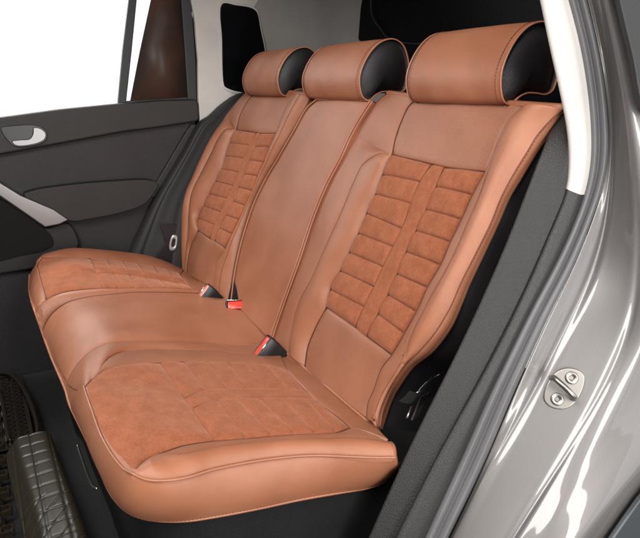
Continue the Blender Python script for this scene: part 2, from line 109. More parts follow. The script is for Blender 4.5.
 'slot': [(-0.2128,0.0218,0.0755),(-0.179,0.0179,0.0664),(-0.1533,0.012,0.0527),(-0.1266,0.0038,0.0339),(-0.1925,-0.0045,0.0149),(-0.2076,0.0054,0.0377),(-0.2114,0.0142,0.0578)],
 'dback': [(-0.83,0.141,1.1381),(-0.83,0.1312,0.6039),(-0.83,-0.0673,0.1766),(-0.83,0.1901,0.1531),(-0.83,0.2215,0.5966),(-0.83,0.2335,1.1483)],
 'gap': [(0.945,0.2536,-0.1258),(0.945,0.2674,-0.1147),(0.945,0.2991,-0.0853),(0.945,0.3331,-0.0522),(0.945,0.3833,-0.0114)],
 'liner': [(0.95,0.2473,-0.1278),(0.95,0.2919,-0.0853),(0.95,0.3264,-0.0547),(0.95,0.4244,0.0052),(0.95,0.6973,0.0005),(0.95,1.2423,-0.8511),(0.95,0.4112,-0.4122)],
}
hitp = {'b1': (-0.231, -0.0688, 0.0457), 'b2': (-0.104, -0.013, 0.0345), 'b3': (0.2104, -0.0706, 0.0379), 'n1': (0.66, 0.0176, 0.0913), 'n2': (0.665, 0.0421, 0.0833), 'n3': (0.67, 0.0557, 0.1029), 'n4': (0.68, 0.069, 0.1328), 'n5': (0.66, 0.0319, 0.0835), 'n6': (0.662, 0.0532, 0.0936), 'n7': (0.66, 0.0273, 0.0428), 'n8': (0.66, 0.0377, 0.0653), 'n9': (0.67, 0.0418, 0.1002), 'n10': (0.67, 0.0642, 0.1152), 'n11': (0.68, 0.0835, 0.1294), 'n12': (0.665, 0.0355, 0.0389), 'n13': (0.67, 0.052, 0.0873)}
# ------------------------------------------------------------------ curves
def arr(n): return np.array(CV[n], float)
def rev(P): return P[::-1].copy()
def join(*Ps):
    out = [Ps[0]]
    for P in Ps[1:]:
        out.append(P[1:] if np.linalg.norm(P[0] - out[-1][-1]) < .03 else P)
    return np.concatenate(out)
def spline(P, per=12, closed=False):
    P = np.asarray(P, float); n = len(P); res = []
    if n == 2 and not closed: return np.array([P[0] + (P[1] - P[0]) * t for t in np.linspace(0, 1, per + 1)])
    for i in range(n if closed else n - 1):
        if closed: a, b, c, d = P[(i - 1) % n], P[i], P[(i + 1) % n], P[(i + 2) % n]
        else:
            b, c = P[i], P[i + 1]
            a = P[i - 1] if i > 0 else 2 * b - c
            d = P[i + 2] if i + 2 < n else 2 * c - b
        # centripetal tangents
        t0 = max(np.linalg.norm(b - a), 1e-6) ** .5; t1 = max(np.linalg.norm(c - b), 1e-6) ** .5; t2 = max(np.linalg.norm(d - c), 1e-6) ** .5
        m1 = (c - b) + t1 * ((b - a) / t0 - (c - a) / (t0 + t1))
        m2 = (c - b) + t1 * ((d - c) / t2 - (d - b) / (t1 + t2))
        for k in range(per):
            t = k / per
            res.append((2*t**3 - 3*t**2 + 1) * b + (t**3 - 2*t**2 + t) * m1 + (-2*t**3 + 3*t**2) * c + (t**3 - t**2) * m2)
    if not closed: res.append(P[-1])
    return np.array(res)
def resample(P, n, t=None):
    d = np.r_[0, np.cumsum(np.linalg.norm(np.diff(P, axis=0), axis=1))]
    s = (np.linspace(0, 1, n) if t is None else t) * d[-1]
    return np.stack([np.interp(s, d, P[:, k]) for k in range(3)], 1)
def curve(P, n): return resample(spline(P), n)
def kcurve(P, per):            # keeps the knots: index = knot * per
    return spline(P, per)
def length(P): return float(np.linalg.norm(np.diff(P, axis=0), axis=1).sum())

# ------------------------------------------------------------------ object helpers
def new_obj(name, me, parent=None, label=None, cat=None, group=None, kind=None):
    o = bpy.data.objects.new(name, me); COL.objects.link(o)
    if parent: o.parent = parent
    if label: o['label'] = label
    if cat: o['category'] = cat
    if group: o['group'] = group
    if kind: o['kind'] = kind
    return o
def empty(name, loc, label, cat, group=None):
    o = new_obj(name, None, None, label, cat, group); o.location = loc; o.empty_display_size = .05
    return o
def put(o):                    # geometry is written in world space; keep it there under a moved Empty
    if o.parent:
        l = Vector(o.parent.location); q = o.parent.parent
        while q: l = l + Vector(q.location); q = q.parent
        o.data.transform(Matrix.Translation(-l))
    return o
class MB:
    def __init__(s): s.v = []; s.f = []; s.n = 0; s.m = []
    def add(s, V, F, m=0):
        s.v.append(np.asarray(V, float)); s.f += [tuple(i + s.n for i in f) for f in F]; s.m += [m] * len(F); s.n += len(V)
    def grid(s, P, flip=False, m=0, wrap=False):
        a, b = P.shape[:2]; F = []
        for i in range(a - 1):
            for j in range(b if wrap else b - 1):
                j2 = (j + 1) % b
                q = (i*b + j, i*b + j2, (i+1)*b + j2, (i+1)*b + j)
                F.append(q[::-1] if flip else q)
        s.add(P.reshape(-1, 3), F, m)
    def tube(s, C, r, k=8, cap=True):
        C = np.asarray(C, float); n = len(C); T = np.gradient(C, axis=0); T /= np.linalg.norm(T, axis=1)[:, None] + 1e-12
        up = np.array([0, 0, 1.]) if abs(T[0][2]) < .9 else np.array([1., 0, 0])
        R = np.broadcast_to(np.asarray(r, float), (n,)); rings = []; N = np.cross(T[0], up); N /= np.linalg.norm(N)
        for i in range(n):
            N = N - T[i] * (N @ T[i]); N /= np.linalg.norm(N); B = np.cross(T[i], N)
            rings.append([C[i] + R[i] * (math.cos(a) * N + math.sin(a) * B) for a in np.arange(k) * 2 * math.pi / k])
        b0 = s.n; s.grid(np.array(rings), wrap=True)
        if cap: s.f += [tuple(b0 + j for j in range(k)), tuple(b0 + (n-1)*k + j for j in range(k))[::-1]]; s.m += [0, 0]
    def box(s, c, d, rot=None):
        c = np.array(c, float); d = np.array(d, float) / 2
        V = np.array([[x, y, z] for x in (-1, 1) for y in (-1, 1) for z in (-1, 1)], float) * d
        if rot is not None: V = V @ np.array(rot).T
        s.add(V + c, [(0,1,3,2),(4,6,7,5),(0,4,5,1),(2,3,7,6),(0,2,6,4),(1,5,7,3)])
    def build(s, name, mat, parent=None, smooth=True, bevel=0, seg=3, **kw):
        me = bpy.data.meshes.new(name)
        me.from_pydata(np.concatenate(s.v).tolist(), [], s.f)
        mats = mat if isinstance(mat, (list, tuple)) else [mat]
        for m in mats: me.materials.append(m)
        for p, mi in zip(me.polygons, s.m): p.use_smooth = smooth; p.material_index = mi
        me.update()
        o = put(new_obj(name, me, parent, **kw))
        if bevel:
            b = o.modifiers.new('Bevel', 'BEVEL'); b.width = bevel; b.segments = seg; b.limit_method = 'ANGLE'; b.angle_limit = math.radians(35)
            if smooth:
                w = o.modifiers.new('WN', 'WEIGHTED_NORMAL'); w.keep_sharp = True
        return o
def normals(P):
    du = np.gradient(P, axis=0); dv = np.gradient(P, axis=1)
    n = np.cross(du, dv); l = np.linalg.norm(n, axis=2, keepdims=True); return n / np.maximum(l, 1e-9)
def orient(n, ref):
    return n if (n.reshape(-1, 3).mean(0) @ ref) > 0 else -n
def coons(A, B, L, R, nu, nv, ka=False):
    # A front (u), B rear (u), L: A0->B0 (v), R: A1->B1 (v); u along A/B (nu), v along L/R (nv)
    A = A if ka else curve(A, nu); B = B if ka else curve(B, nu); L = curve(L, nv); R = curve(R, nv)
    nu = len(A); u = np.linspace(0, 1, nu)[:, None, None]; v = np.linspace(0, 1, nv)[None, :, None]
    L = L + (A[0] - L[0]) * (1 - np.linspace(0, 1, nv))[:, None] + (B[0] - L[-1]) * np.linspace(0, 1, nv)[:, None]
    R = R + (A[-1] - R[0]) * (1 - np.linspace(0, 1, nv))[:, None] + (B[-1] - R[-1]) * np.linspace(0, 1, nv)[:, None]
    return ((1-v) * A[:, None] + v * B[:, None] + (1-u) * L[None] + u * R[None]
            - ((1-u)*(1-v) * A[0] + u*(1-v) * A[-1] + (1-u)*v * B[0] + u*v * B[-1]))
def ruled(A, B, nu, nv):       # u between the curves, v along them
    A = curve(A, nv); B = curve(B, nv); u = np.linspace(0, 1, nu)[:, None, None]
    return A[None] * (1-u) + B[None] * u
def edge_dist(P, sides='abcd'):
    # metric distance to the four grid edges; a: i=0, b: i=-1, c: j=0, d: j=-1
    di = np.linalg.norm(np.diff(P, axis=0), axis=2); dj = np.linalg.norm(np.diff(P, axis=1), axis=2)
    z0 = np.zeros((1, P.shape[1])); z1 = np.zeros((P.shape[0], 1))
    ci = np.vstack([z0, np.cumsum(di, 0)]); cj = np.hstack([z1, np.cumsum(dj, 1)])
    D = {'a': ci, 'b': ci[-1:] - ci, 'c': cj, 'd': cj[:, -1:] - cj}
    return {k: D[k] for k in sides}, ci, cj
def wob(P, amp, sc, seed=0):   # gentle uneven stuffing
    r = np.random.default_rng(seed); w = np.zeros(P.shape[:2])
    for _ in range(7):
        k = r.normal(size=3) * sc; w += np.sin(P @ k + r.uniform(0, 6.3)) / 7
    return w * amp * 2
def skirt(P, n, d=.007):       # fold every border down so neighbouring panels never gap
    P = np.concatenate([P[:1] - n[:1] * d, P, P[-1:] - n[-1:] * d], 0); n = np.concatenate([n[:1], n, n[-1:]], 0)
    return np.concatenate([P[:, :1] - n[:, :1] * d, P, P[:, -1:] - n[:, -1:] * d], 1)
def smooth_n(n, ref):
    ref = np.asarray(ref, float); ref = ref / np.linalg.norm(ref)
    bad = (n @ ref) < .25; n = n.copy(); n[bad] = ref; return n
def puff(P, ref, big, seam=.0035, w=.007, sides='ab', bigdir='u', wa=.0012, ws=30, seed=0, tent=1., fadeb=0, fc=0, fd=0):
    n = orient(normals(P), np.array(ref, float)); D, ci, cj = edge_dist(P, sides)
    h = np.zeros(P.shape[:2])
    wid = {'a': ci[-1:], 'b': ci[-1:], 'c': cj[:, -1:], 'd': cj[:, -1:]}
    for k, d in D.items(): h = h - seam * np.exp(-d / w) * np.clip(wid[k] / .03, 0, 1)
    n = smooth_n(n, ref)
    uu = ci / np.maximum(ci[-1:], 1e-6); vv = cj / np.maximum(cj[:, -1:], 1e-6)
    big = big * np.clip(np.minimum(ci[-1:] / .05, 1), 0, 1) if 'u' in bigdir and 'v' not in bigdir else big
    if 'u' in bigdir: h = h + big * np.clip(4 * uu * (1 - uu), 0, 1) ** tent * (np.clip(4 * vv * (1 - vv), 0, 1) ** .4 if 'v' in bigdir else 1)
    elif 'v' in bigdir: h = h + big * np.clip(4 * vv * (1 - vv), 0, 1) ** tent
    if fadeb: h = h * (1 - np.exp(-(ci[-1:] - ci) / fadeb))
    fade = np.ones_like(h)
    for d in D.values(): fade = fade * (1 - np.exp(-d / .02))
    h = h + wob(P, wa, ws, seed) * fade
    if fc: h = h * (1 - np.exp(-cj / fc))
    if fd: h = h * (1 - np.exp(-(cj[:, -1:] - cj) / fd))
    P = P + n * h[..., None]; S_ = skirt(P, n)
    if fc: S_ = S_[:, 1:]
    if fd: S_ = S_[:, :-1]
    return S_, n

# ------------------------------------------------------------------ materials
def mat(name, base, rough=.5, metal=0., spec=.5, coat=0., sheen=0.):
    m = bpy.data.materials.new(name); m.use_nodes = True; nt = m.node_tree; b = nt.nodes['Principled BSDF']
    b.inputs['Base Color'].default_value = (*base, 1); b.inputs['Roughness'].default_value = rough
    b.inputs['Metallic'].default_value = metal; b.inputs['Specular IOR Level'].default_value = spec
    b.inputs['Coat Weight'].default_value = coat; b.inputs['Sheen Weight'].default_value = sheen
    b.inputs['Coat Roughness'].default_value = .05
    return m, nt, b
def N(nt, t, **kw):
    n = nt.nodes.new(t)
    for k, v in kw.items():
        if hasattr(n, k): setattr(n, k, v)
        else: n.inputs[k.replace('_', ' ')].default_value = v
    return n
def tex(nt, t, scale, **kw):
    tc = nt.nodes.get('TC') or nt.nodes.new('ShaderNodeTexCoord'); tc.name = 'TC'
    n = N(nt, t, **kw); n.inputs['Scale'].default_value = scale; nt.links.new(tc.outputs['Object'], n.inputs['Vector']); return n
def bump(nt, b, socks):        # [(socket, strength, distance)]
    prev = None
    for s, st, di in socks:
        bp = N(nt, 'ShaderNodeBump'); bp.inputs['Strength'].default_value = st; bp.inputs['Distance'].default_value = di
        nt.links.new(s, bp.inputs['Height'])
        if prev: nt.links.new(prev, bp.inputs['Normal'])
        prev = bp.outputs[0]
    nt.links.new(prev, b.inputs['Normal'])
def mixcol(nt, b, fac, c1, c2, lo=.35, hi=.65, inp='Base Color'):
    rmp = N(nt, 'ShaderNodeValToRGB'); e = rmp.color_ramp.elements
    e[0].position = lo; e[1].position = hi; e[0].color = (*c1, 1); e[1].color = (*c2, 1)
    nt.links.new(fac, rmp.inputs[0]); nt.links.new(rmp.outputs[0], b.inputs[inp]); return rmp
def leather(name, c1, c2, rough, grain=900, gs=.25, perf=False, spec=.5):
    m, nt, b = mat(name, c1, rough, spec=spec)
    n1 = tex(nt, 'ShaderNodeTexNoise', 9, Detail=5.); mixcol(nt, b, n1.outputs[0], c1, c2)
    v = tex(nt, 'ShaderNodeTexVoronoi', grain); v.feature = 'DISTANCE_TO_EDGE'
    n2 = tex(nt, 'ShaderNodeTexNoise', 45, Detail=4.)
    n3 = tex(nt, 'ShaderNodeTexNoise', 11, Detail=3.)
    bump(nt, b, [(n3.outputs[0], .14, .010), (n2.outputs[0], .10, .002), (v.outputs['Distance'], gs, .0010)])
    if perf:               # rows of pin holes
        pv = tex(nt, 'ShaderNodeTexVoronoi', 330); pv.inputs['Randomness'].default_value = .5
        pr_ = N(nt, 'ShaderNodeMapRange'); pr_.inputs['From Min'].default_value = .16; pr_.inputs['From Max'].default_value = .30; pr_.inputs['To Min'].default_value = .78
        nt.links.new(pv.outputs['Distance'], pr_.inputs[0])
        mx = N(nt, 'ShaderNodeMix', data_type='RGBA', blend_type='MULTIPLY'); mx.inputs[0].default_value = 1
        src = b.inputs['Base Color'].links[0].from_socket; nt.links.new(src, mx.inputs[6]); nt.links.new(pr_.outputs[0], mx.inputs[7]); nt.links.new(mx.outputs[2], b.inputs['Base Color'])
    r = N(nt, 'ShaderNodeMapRange'); r.inputs['To Min'].default_value = rough - .05; r.inputs['To Max'].default_value = rough + .09
    nt.links.new(n2.outputs[0], r.inputs[0]); nt.links.new(r.outputs[0], b.inputs['Roughness'])
    return m
TAN = leather('tan leather', (.325, .120, .060), (.38, .150, .080), .35, gs=.4)
TAN2 = leather('tan leather perforated', (.305, .117, .060), (.36, .144, .078), .40, grain=520, gs=.5, perf=True)
DKL = leather('black leather', (.012, .011, .012), (.018, .016, .017), .42, grain=600, gs=.5, spec=.4)
BASE = leather('black grained vinyl', (.009, .0085, .009), (.013, .0125, .013), .5, grain=420, gs=.8, spec=.2)
def suede():
    m, nt, b = mat('tan suede', (.5, .16, .07), .9, spec=.15, sheen=.35)
    b.inputs['Sheen Roughness'].default_value = .4; b.inputs['Sheen Tint'].default_value = (1, .62, .45, 1)
    n1 = tex(nt, 'ShaderNodeTexNoise', 34, Detail=10., Roughness=.72, Distortion=.15)
    rp = mixcol(nt, b, n1.outputs[0], (.285, .092, .043), (.38, .130, .064), .36, .66)
    nf = tex(nt, 'ShaderNodeTexNoise', 230, Detail=4., Roughness=.7); mr = N(nt, 'ShaderNodeMapRange'); mr.inputs['From Min'].default_value = .3; mr.inputs['From Max'].default_value = .7; mr.inputs['To Min'].default_value = .86; mr.inputs['To Max'].default_value = 1.14
    nt.links.new(nf.outputs[0], mr.inputs[0]); mx = N(nt, 'ShaderNodeMix', data_type='RGBA', blend_type='MULTIPLY'); mx.inputs[0].default_value = 1
    nt.links.new(rp.outputs[0], mx.inputs[6]); nt.links.new(mr.outputs[0], mx.inputs[7]); nt.links.new(mx.outputs[2], b.inputs['Base Color'])
    n2 = tex(nt, 'ShaderNodeTexNoise', 700, Detail=3.)
    bump(nt, b, [(n1.outputs[0], .16, .003), (n2.outputs[0], .35, .0008)])
    return m
SUE = suede()
THR = mat('thread', (.46, .20, .11), .7)[0]
THRD = mat('dark thread', (.13, .042, .02), .7)[0]
PIPE = leather('piping leather', (.35, .136, .070), (.39, .158, .086), .38, grain=500)
def plastic(name, c, rough, grain, gs, c2=None, dist=.0008):
    m, nt, b = mat(name, c, rough)
    v = tex(nt, 'ShaderNodeTexNoise', grain, Detail=2.); n = tex(nt, 'ShaderNodeTexNoise', 6, Detail=4.)
    mixcol(nt, b, n.outputs[0], c, c2 or tuple(x * 1.2 for x in c))
    bump(nt, b, [(v.outputs[0], gs, dist)])
    return m
PLA = plastic('dark grained plastic', (.017, .0152, .0145), .48, 560, 1., dist=.0011)
PLB = plastic('dark door plastic', (.017, .0155, .016), .45, 560, 1., dist=.0014)
PLC = plastic('charcoal fabric trim', (.020, .019, .019), .6, 500, .8, dist=.0012)
STRIP = plastic('grey sill trim', (.026, .0245, .024), .42, 560, 1., dist=.0011)
CREAM = plastic('cream pillar trim', (.50, .475, .45), .55, 500, .25)
CREAMD = plastic('grey beige pillar trim', (.50, .475, .445), .6, 500, .25)
RUB = plastic('grey rubber seal', (.105, .103, .107), .42, 900, .1)
RUBD = plastic('dark rubber', (.02, .02, .022), .5, 700, .3)
CARP = plastic('black carpet', (.004, .0037, .0035), .95, 900, 1., dist=.002)
BLK = mat('black plastic', (.010, .010, .011), .35)[0]
CHR = mat('chrome', (.75, .73, .70), .18, 1.)[0]
SATIN = mat('satin silver', (.22, .212, .21), .34, .9)[0]
STEEL = mat('zinc steel', (.40, .37, .34), .36, 1.)[0]
RED = mat('red button', (.75, .06, .035), .35, coat=.4)[0]
PINK = mat('salmon button', (.80, .30, .22), .35, coat=.4)[0]
WHT = mat('white tongue', (.55, .54, .53), .3, .5)[0]
def paint():
    m, nt, b = mat('silver metallic paint', (.36, .335, .325), .5, .6, coat=.8)
    n = tex(nt, 'ShaderNodeTexNoise', 1400, Detail=2.); mixcol(nt, b, n.outputs[0], (.165, .153, .148), (.215, .202, .196), .3, .7)
    b.inputs['Coat Roughness'].default_value = .05
    return m
PAINT = paint()
GLS = mat('black tinted glass', (.004, .004, .005), .08, spec=.3)[0]
def tint():
    m, nt, b = mat('glass with painted seat reflection', (.045, .030, .025), .38, spec=.2)
    n = tex(nt, 'ShaderNodeTexNoise', 3.2, Detail=3., Distortion=.8); mixcol(nt, b, n.outputs[0], (.030, .024, .022), (.075, .038, .026), .4, .65); return m  # brown blotches paint the reflection of the seats into the glass colour
TINT = tint()
def clear():
    m = bpy.data.materials.new('clear blue glass'); m.use_nodes = True; nt = m.node_tree; nt.nodes.remove(nt.nodes['Principled BSDF'])
    t = N(nt, 'ShaderNodeBsdfTransparent'); t.inputs[0].default_value = (.80, .88, .94, 1); g = N(nt, 'ShaderNodeBsdfGlossy'); g.inputs['Roughness'].default_value = .03
    mx = N(nt, 'ShaderNodeMixShader'); mx.inputs[0].default_value = .04
    nt.links.new(t.outputs[0], mx.inputs[1]); nt.links.new(g.outputs[0], mx.inputs[2]); nt.links.new(mx.outputs[0], nt.nodes['Material Output'].inputs[0]); return m
CLEAR = clear()
MATR, _nt, _b = mat('translucent smoke rubber', (.014, .010, .006), .13, coat=.8)
MATT = mat('ribbed rubber tile', (.026, .021, .013), .36, spec=.3)[0]
WALLM = mat('white paper backdrop', (.9, .9, .9), .9)[0]

# ------------------------------------------------------------------ stitching
PEND = []
def flush(parent):
    for nm, mb, m in PEND: mb.build(nm, m, parent)
    PEND.clear()
def seamline(c, n, sink=.0016, r=.0009, m=None):   # the dark sewn line at the bottom of a seam
    mb = MB(); c = curve(np.asarray(c), max(int(length(np.asarray(c)) / .005), 8))
    mb.tube(c - np.asarray(n) * sink, r, 5); PEND.append(('seam', mb, m or THRD))
def pipe(c, r, nm='piping'):
    mb = MB(); mb.tube(c, r, 8); PEND.append((nm, mb, PIPE))
def stitches(which, line, n, off=.0007, step=.0062, dash=.0042, r=.0008):
    mb = MB(); PEND.append(('stitching', mb, THR if which == 'light' else THRD))
    L = length(line); k = max(int(L / step), 2)
    for i in range(k):
        a, b = i * step / L, min((i * step + dash) / L, 1)
        Q = resample(line, 3, np.array([a, (a + b) / 2, b])); nn = n
        Q = Q + nn * off; Q[1] += nn * .0004; Q[0] -= nn * .0006; Q[2] -= nn * .0006
        mb.tube(Q, r, 5, cap=False)
def row_at(P, d, side='a'):    # a line on the surface, d metres in from one edge
    _, ci, _ = edge_dist(P); out = []
    for j in range(P.shape[1]):
        c = ci[:, j]; t = min(d, c[-1] * .5) if side == 'a' else max(c[-1] - d, c[-1] * .5)
        out.append([np.interp(t, c, P[:, j, k]) for k in range(3)])
    return np.array(out)

# ================================================================== REAR SEAT
th = .40921; ti = .16174
nB = np.array([0, -math.cos(th), math.sin(th)]); eB = np.array([0, math.sin(th), math.cos(th)]); nC = np.array([0, math.sin(ti), math.cos(ti)])
seat = empty('rear_seat', (0, 0, -.35), 'tan leather and suede three-seat rear bench with quilted panels and three headrests', 'car seat')

def quilt(nets, ref, ku, per, wid, thr=None, pf=.0050, gr=.0036, strip=(1,), pad=.004, seed=1):
    """nets: knot curves side by side; builds the quilted sheet, rows between knots"""
    rows = [kcurve(arr(n) if isinstance(n, str) else n, per) for n in nets]
    P = []
    for a, b, k in zip(rows[:-1], rows[1:], ku):
        for i in range(k): P.append(a + (b - a) * i / k)
    P.append(rows[-1]); P = np.array(P)
    n = orient(normals(P), ref); D, ci, cj = edge_dist(P, 'abcd')
    h = np.zeros(P.shape[:2]); i0 = 0; nr = (P.shape[1] - 1) // per
    for q, k in enumerate(ku):
        sl = slice(i0, i0 + k + (1 if q == len(ku) - 1 else 0)); c0 = ci[i0]; c1 = ci[i0 + k]
        da = ci[sl] - c0; db = c1 - ci[sl]
        hh = -gr * (np.exp(-da / .0022) + np.exp(-db / .0022))
        if q not in strip:
            for r_ in range(nr + 1):
                dd = np.abs(cj[sl] - cj[sl, r_ * per][:, None])
                # lines slightly hand-sewn
                hh = hh - gr * .9 * np.exp(-dd / .0022)
            t = (np.arange(P.shape[1]) % per) / per
            tt = 4 * t * (1 - t); uu = 4 * (da / (c1 - c0)) * (1 - da / (c1 - c0))
            hh = hh + pf * np.clip(tt, 0, 1)[None] ** .38 * np.clip(uu, 0, 1) ** .22
        else:
            hh = hh + pf * .4
        h[sl] = hh; i0 += k
    for i in np.cumsum([0] + list(ku))[1:-1]: seamline(P[int(i)], n[int(i)].mean(0), gr - pad - .0024 if thr is None else gr - pad - .0014, .0007 if thr is None else .0006, thr)
    i0 = 0
    for q, k in enumerate(ku):
        if q not in strip:
            for r_ in range(1, nr): seamline(P[i0 + 1:i0 + k, r_ * per], n[i0 + 1:i0 + k, r_ * per].mean(0), gr * .9 - pad - .0008, .0006 if thr is None else .0006, thr)
        i0 += k
    dm = np.minimum.reduce(list(D.values())); h = h - .004 * np.exp(-dm / .004) + pad * (1 - np.exp(-dm / .012))
    h += wob(P, .0006, 110, seed) + wob(P, .0006, 50, seed + 5)
    return skirt(P + n * h[..., None], n)

def backrest_section(side, label):
    if side == 'near':
        g = dict(E='nE', SI='nSI', TL='nTL', TR='nTR', L='nL', R='nR', M1='nM1', M2='nM2', BL='nBL', BR='nBR')
    else:
        g = dict(E='fE', SI='fSI', TL='fTL', TR='fTR', L='fL', R='fR', M1='fM1', M2='fM2', BL='fBL', BR='fBR')
    G = {k: arr(v) for k, v in g.items()}
    full_L = join(G['TL'], G['L'], G['BL']); full_R = join(G['TR'], G['R'], G['BR'])
    lea = MB(); st = 'light'; std = 'dark'
    def roll(starts):          # the cover rolls back over the top under the headrests
        S = curve(np.array(starts), 40)
        prof = [(0, 0), (.007, .001), (.013, -.008), (.016, -.025), (.016, -.055), (.010, -.09), (-.01, -.12)]
        pr = spline(np.array([(a, b, 0) for a, b in prof]), 5)
        R = np.array([S + eB * a + nB * b for a, b, _ in pr]); lea.grid(R)
    # top leather
    T = coons(np.array([G['TL'][0], G['TR'][0]]), np.array([G['L'][0], G['M1'][0], G['M2'][0], G['R'][0]]), G['TL'], G['TR'], 80, 60); T, n = puff(T, nB, .004, sides='abd', wa=.0016, seed=3); lea.grid(T, m=1)
    # bottom leather (slightly perforated)
    Bq = coons(np.array([G['L'][-1], G['M1'][-1], G['M2'][-1], G['R'][-1]]), np.array([G['BL'][-1], G['BR'][-1]]), G['BL'], G['BR'], 80, 60); Bq, n = puff(Bq, nB, .008, sides='abc', wa=.0016, seed=4); lea.grid(Bq, m=1)
    # quilt
    ql = quilt([G['L'], G['M1'], G['M2'], G['R']], nB, (60, 22, 60) if side == 'near' else (40, 14, 40), 36 if side == 'near' else 24, None, pf=.0052 if side == 'near' else .0052); qlines = list(PEND)
    # inner bolster / outer bolster
    if side == 'near':
        cn = G['E'][3]
        A = coons(G['E'][:4], G['TL'], np.array([G['E'][0], G['TL'][0]]), np.array([cn, G['TL'][-1]]), 60, 50).transpose(1, 0, 2); A, n = puff(A, nB, .006, seam=.0022, w=.004, sides='ab', wa=.001, seed=5, fd=.03); lea.grid(A)
        A = coons(G['E'][3:], G['SI'], np.array([cn, G['SI'][0]]), np.array([G['E'][-1], G['SI'][-1]]), 200, 46).transpose(1, 0, 2); A, n = puff(A, nB, .006, seam=.0022, w=.004, sides='ab', wa=.0015, seed=5, fc=.03); lea.grid(A)
        B2 = ruled(G['SI'], join(G['L'], G['BL']), 44, 220); B2, n = puff(B2, nB, .010, seam=.0022, w=.004, sides='ab', wa=.002, seed=6); lea.grid(B2)
        stitches(st, row_at(A, .0045, 'b')[6:], nB, step=.0058); stitches(std, row_at(B2, .0015), nB)
        D_ = arr('nD'); W = arr('nW'); E2 = arr('nE2')
        jr = join(G['TR'], G['R'], G['BR'])
        Cc = ruled(jr, D_, 16, 240); Cc, n = puff(Cc, nB, .001, seam=.0022, w=.004, sides='ab', wa=.0008, seed=7); lea.grid(Cc)
        Dd = ruled(D_, W, 60, 240); Dd, n = puff(Dd, nB, .020, seam=.0025, sides='ab', wa=.003, ws=18, seed=8); lea.grid(Dd)
        Ee = ruled(W, E2, 16, 240); Ee, n = puff(Ee, np.array([.6, -.7, .1]), .004, seam=.0025, w=.004, sides='a', wa=.0006); lea.grid(Ee)
        stitches(std, row_at(Dd, .0035)[40:], nB, r=.0008); stitches(std, row_at(Dd, .004, 'b'), nB * .6 + np.array([.5, 0, 0]), r=.0006)
        stitches(st, row_at(Ee, .003), nB * .4 + np.array([.6, 0, 0]), r=.0005)
        # wrapped lip going back behind the cover edge
        C2 = curve(E2, 160); lip = np.array([C2, C2 + np.array([.001, .006, -.002]), C2 + np.array([-.006, .012, -.004]), C2 + np.array([-.016, .014, -.004])]); lea.grid(lip)
        roll([G['E'][0], G['TL'][0], G['TR'][0], W[0], E2[0]])
        k = curve(np.array([G['E'][-1], G['SI'][-1], G['BL'][-1], G['BR'][-1], E2[-1]]), 80)
    else:
        A = ruled(G['E'], join(G['TR'], G['R'], G['BR']), 50, 220); A, n = puff(A, nB, .014, seam=.002, w=.004, sides='ab', wa=.001, seed=15); lea.grid(A)
        stitches(std, A[20], nB)
        fA = arr('fA'); O = arr('fO')
        jl = join(G['L'], G['BL'])
        B3 = ruled(fA, jl, 30, 220); B3, n = puff(B3, nB, .010, sides='ab', wa=.002, seed=17); lea.grid(B3)
        B4 = coons(O[:3], G['TL'], np.array([O[0], G['TL'][0]]), np.array([O[2], fA[0]]), 50, 40).transpose(1, 0, 2); B4, n = puff(B4, nB, .006, seam=.002, sides='b', wa=.001, seed=18, fd=.03); lea.grid(B4)
        B4 = coons(O[2:], fA, np.array([O[2], fA[0]]), np.array([O[-1], fA[-1]]), 220, 40).transpose(1, 0, 2); B4, n = puff(B4, nB, .010, sides='b', wa=.0012, seed=18, fc=.03); lea.grid(B4)
        stitches(std, row_at(B4, .004, 'b')[6:], nB)
        C2 = curve(O, 160); lip = np.array([C2, C2 + np.array([-.004, .01, -.004]), C2 + np.array([.002, .05, -.02])]); lea.grid(lip)
        roll([O[0], G['TL'][0], G['TR'][0], G['E'][0]])
        k = curve(np.array([O[-1], G['BL'][-1], G['BR'][-1], G['E'][-1]]), 80)
    # lower edge tucks down behind the cushion, with its piped hem
    tuck = np.array([k, k - eB * .012 + nB * .002, k - eB * .03 - nB * .01]); lea.grid(tuck)
    # inner edge turns back
    e = curve(G['E'], 160); e2 = np.array([e, e - nB * .006, e - nB * .02]); lea.grid(e2)
    # under layer closing the seams
    o = lea.build('side_backrest', [TAN, TAN2], seat, label=label)
    s = MB(); s.grid(ql); sp_ = s.build('suede_panel', SUE, o); PEND[:], keep = [q for q in PEND if q in qlines], [q for q in PEND if q not in qlines]; flush(sp_); PEND.extend(keep)
    pt = curve(join(G['L'][-1:], np.array([G['M1'][-1], G['M2'][-1]]), G['R'][-1:]), 40)
    pipe(curve(k, 120) + nB * .001 - eB * .002, .0028)
    for c_ in (full_L, full_R, np.array([G['L'][0], G['M1'][0], G['M2'][0], G['R'][0]]), np.array([G['L'][-1], G['M1'][-1], G['M2'][-1], G['R'][-1]])): seamline(c_, nB, .002, .0011)
    if side == 'near': seamline(G['SI'], nB, .0018, .0009); seamline(arr('nW'), nB, .0015, .0009); seamline(arr('nD')[4:], nB, .0016, .0008)
    else: seamline(arr('fA'), nB, .0016, .0010)
    flush(o)
    # panel-top seams
    und = MB(); u1 = ruled(join(G['TL'], G['L'], G['BL']), full_R, 8, 60) - nB * .012; und.grid(u1); und.build('foam_backing', THRD, o)
    return o
near_b = backrest_section('near', 'wide near-side backrest section with two-column quilted suede panel')
far_b = backrest_section('far', 'far-side backrest section with quilted suede panel')

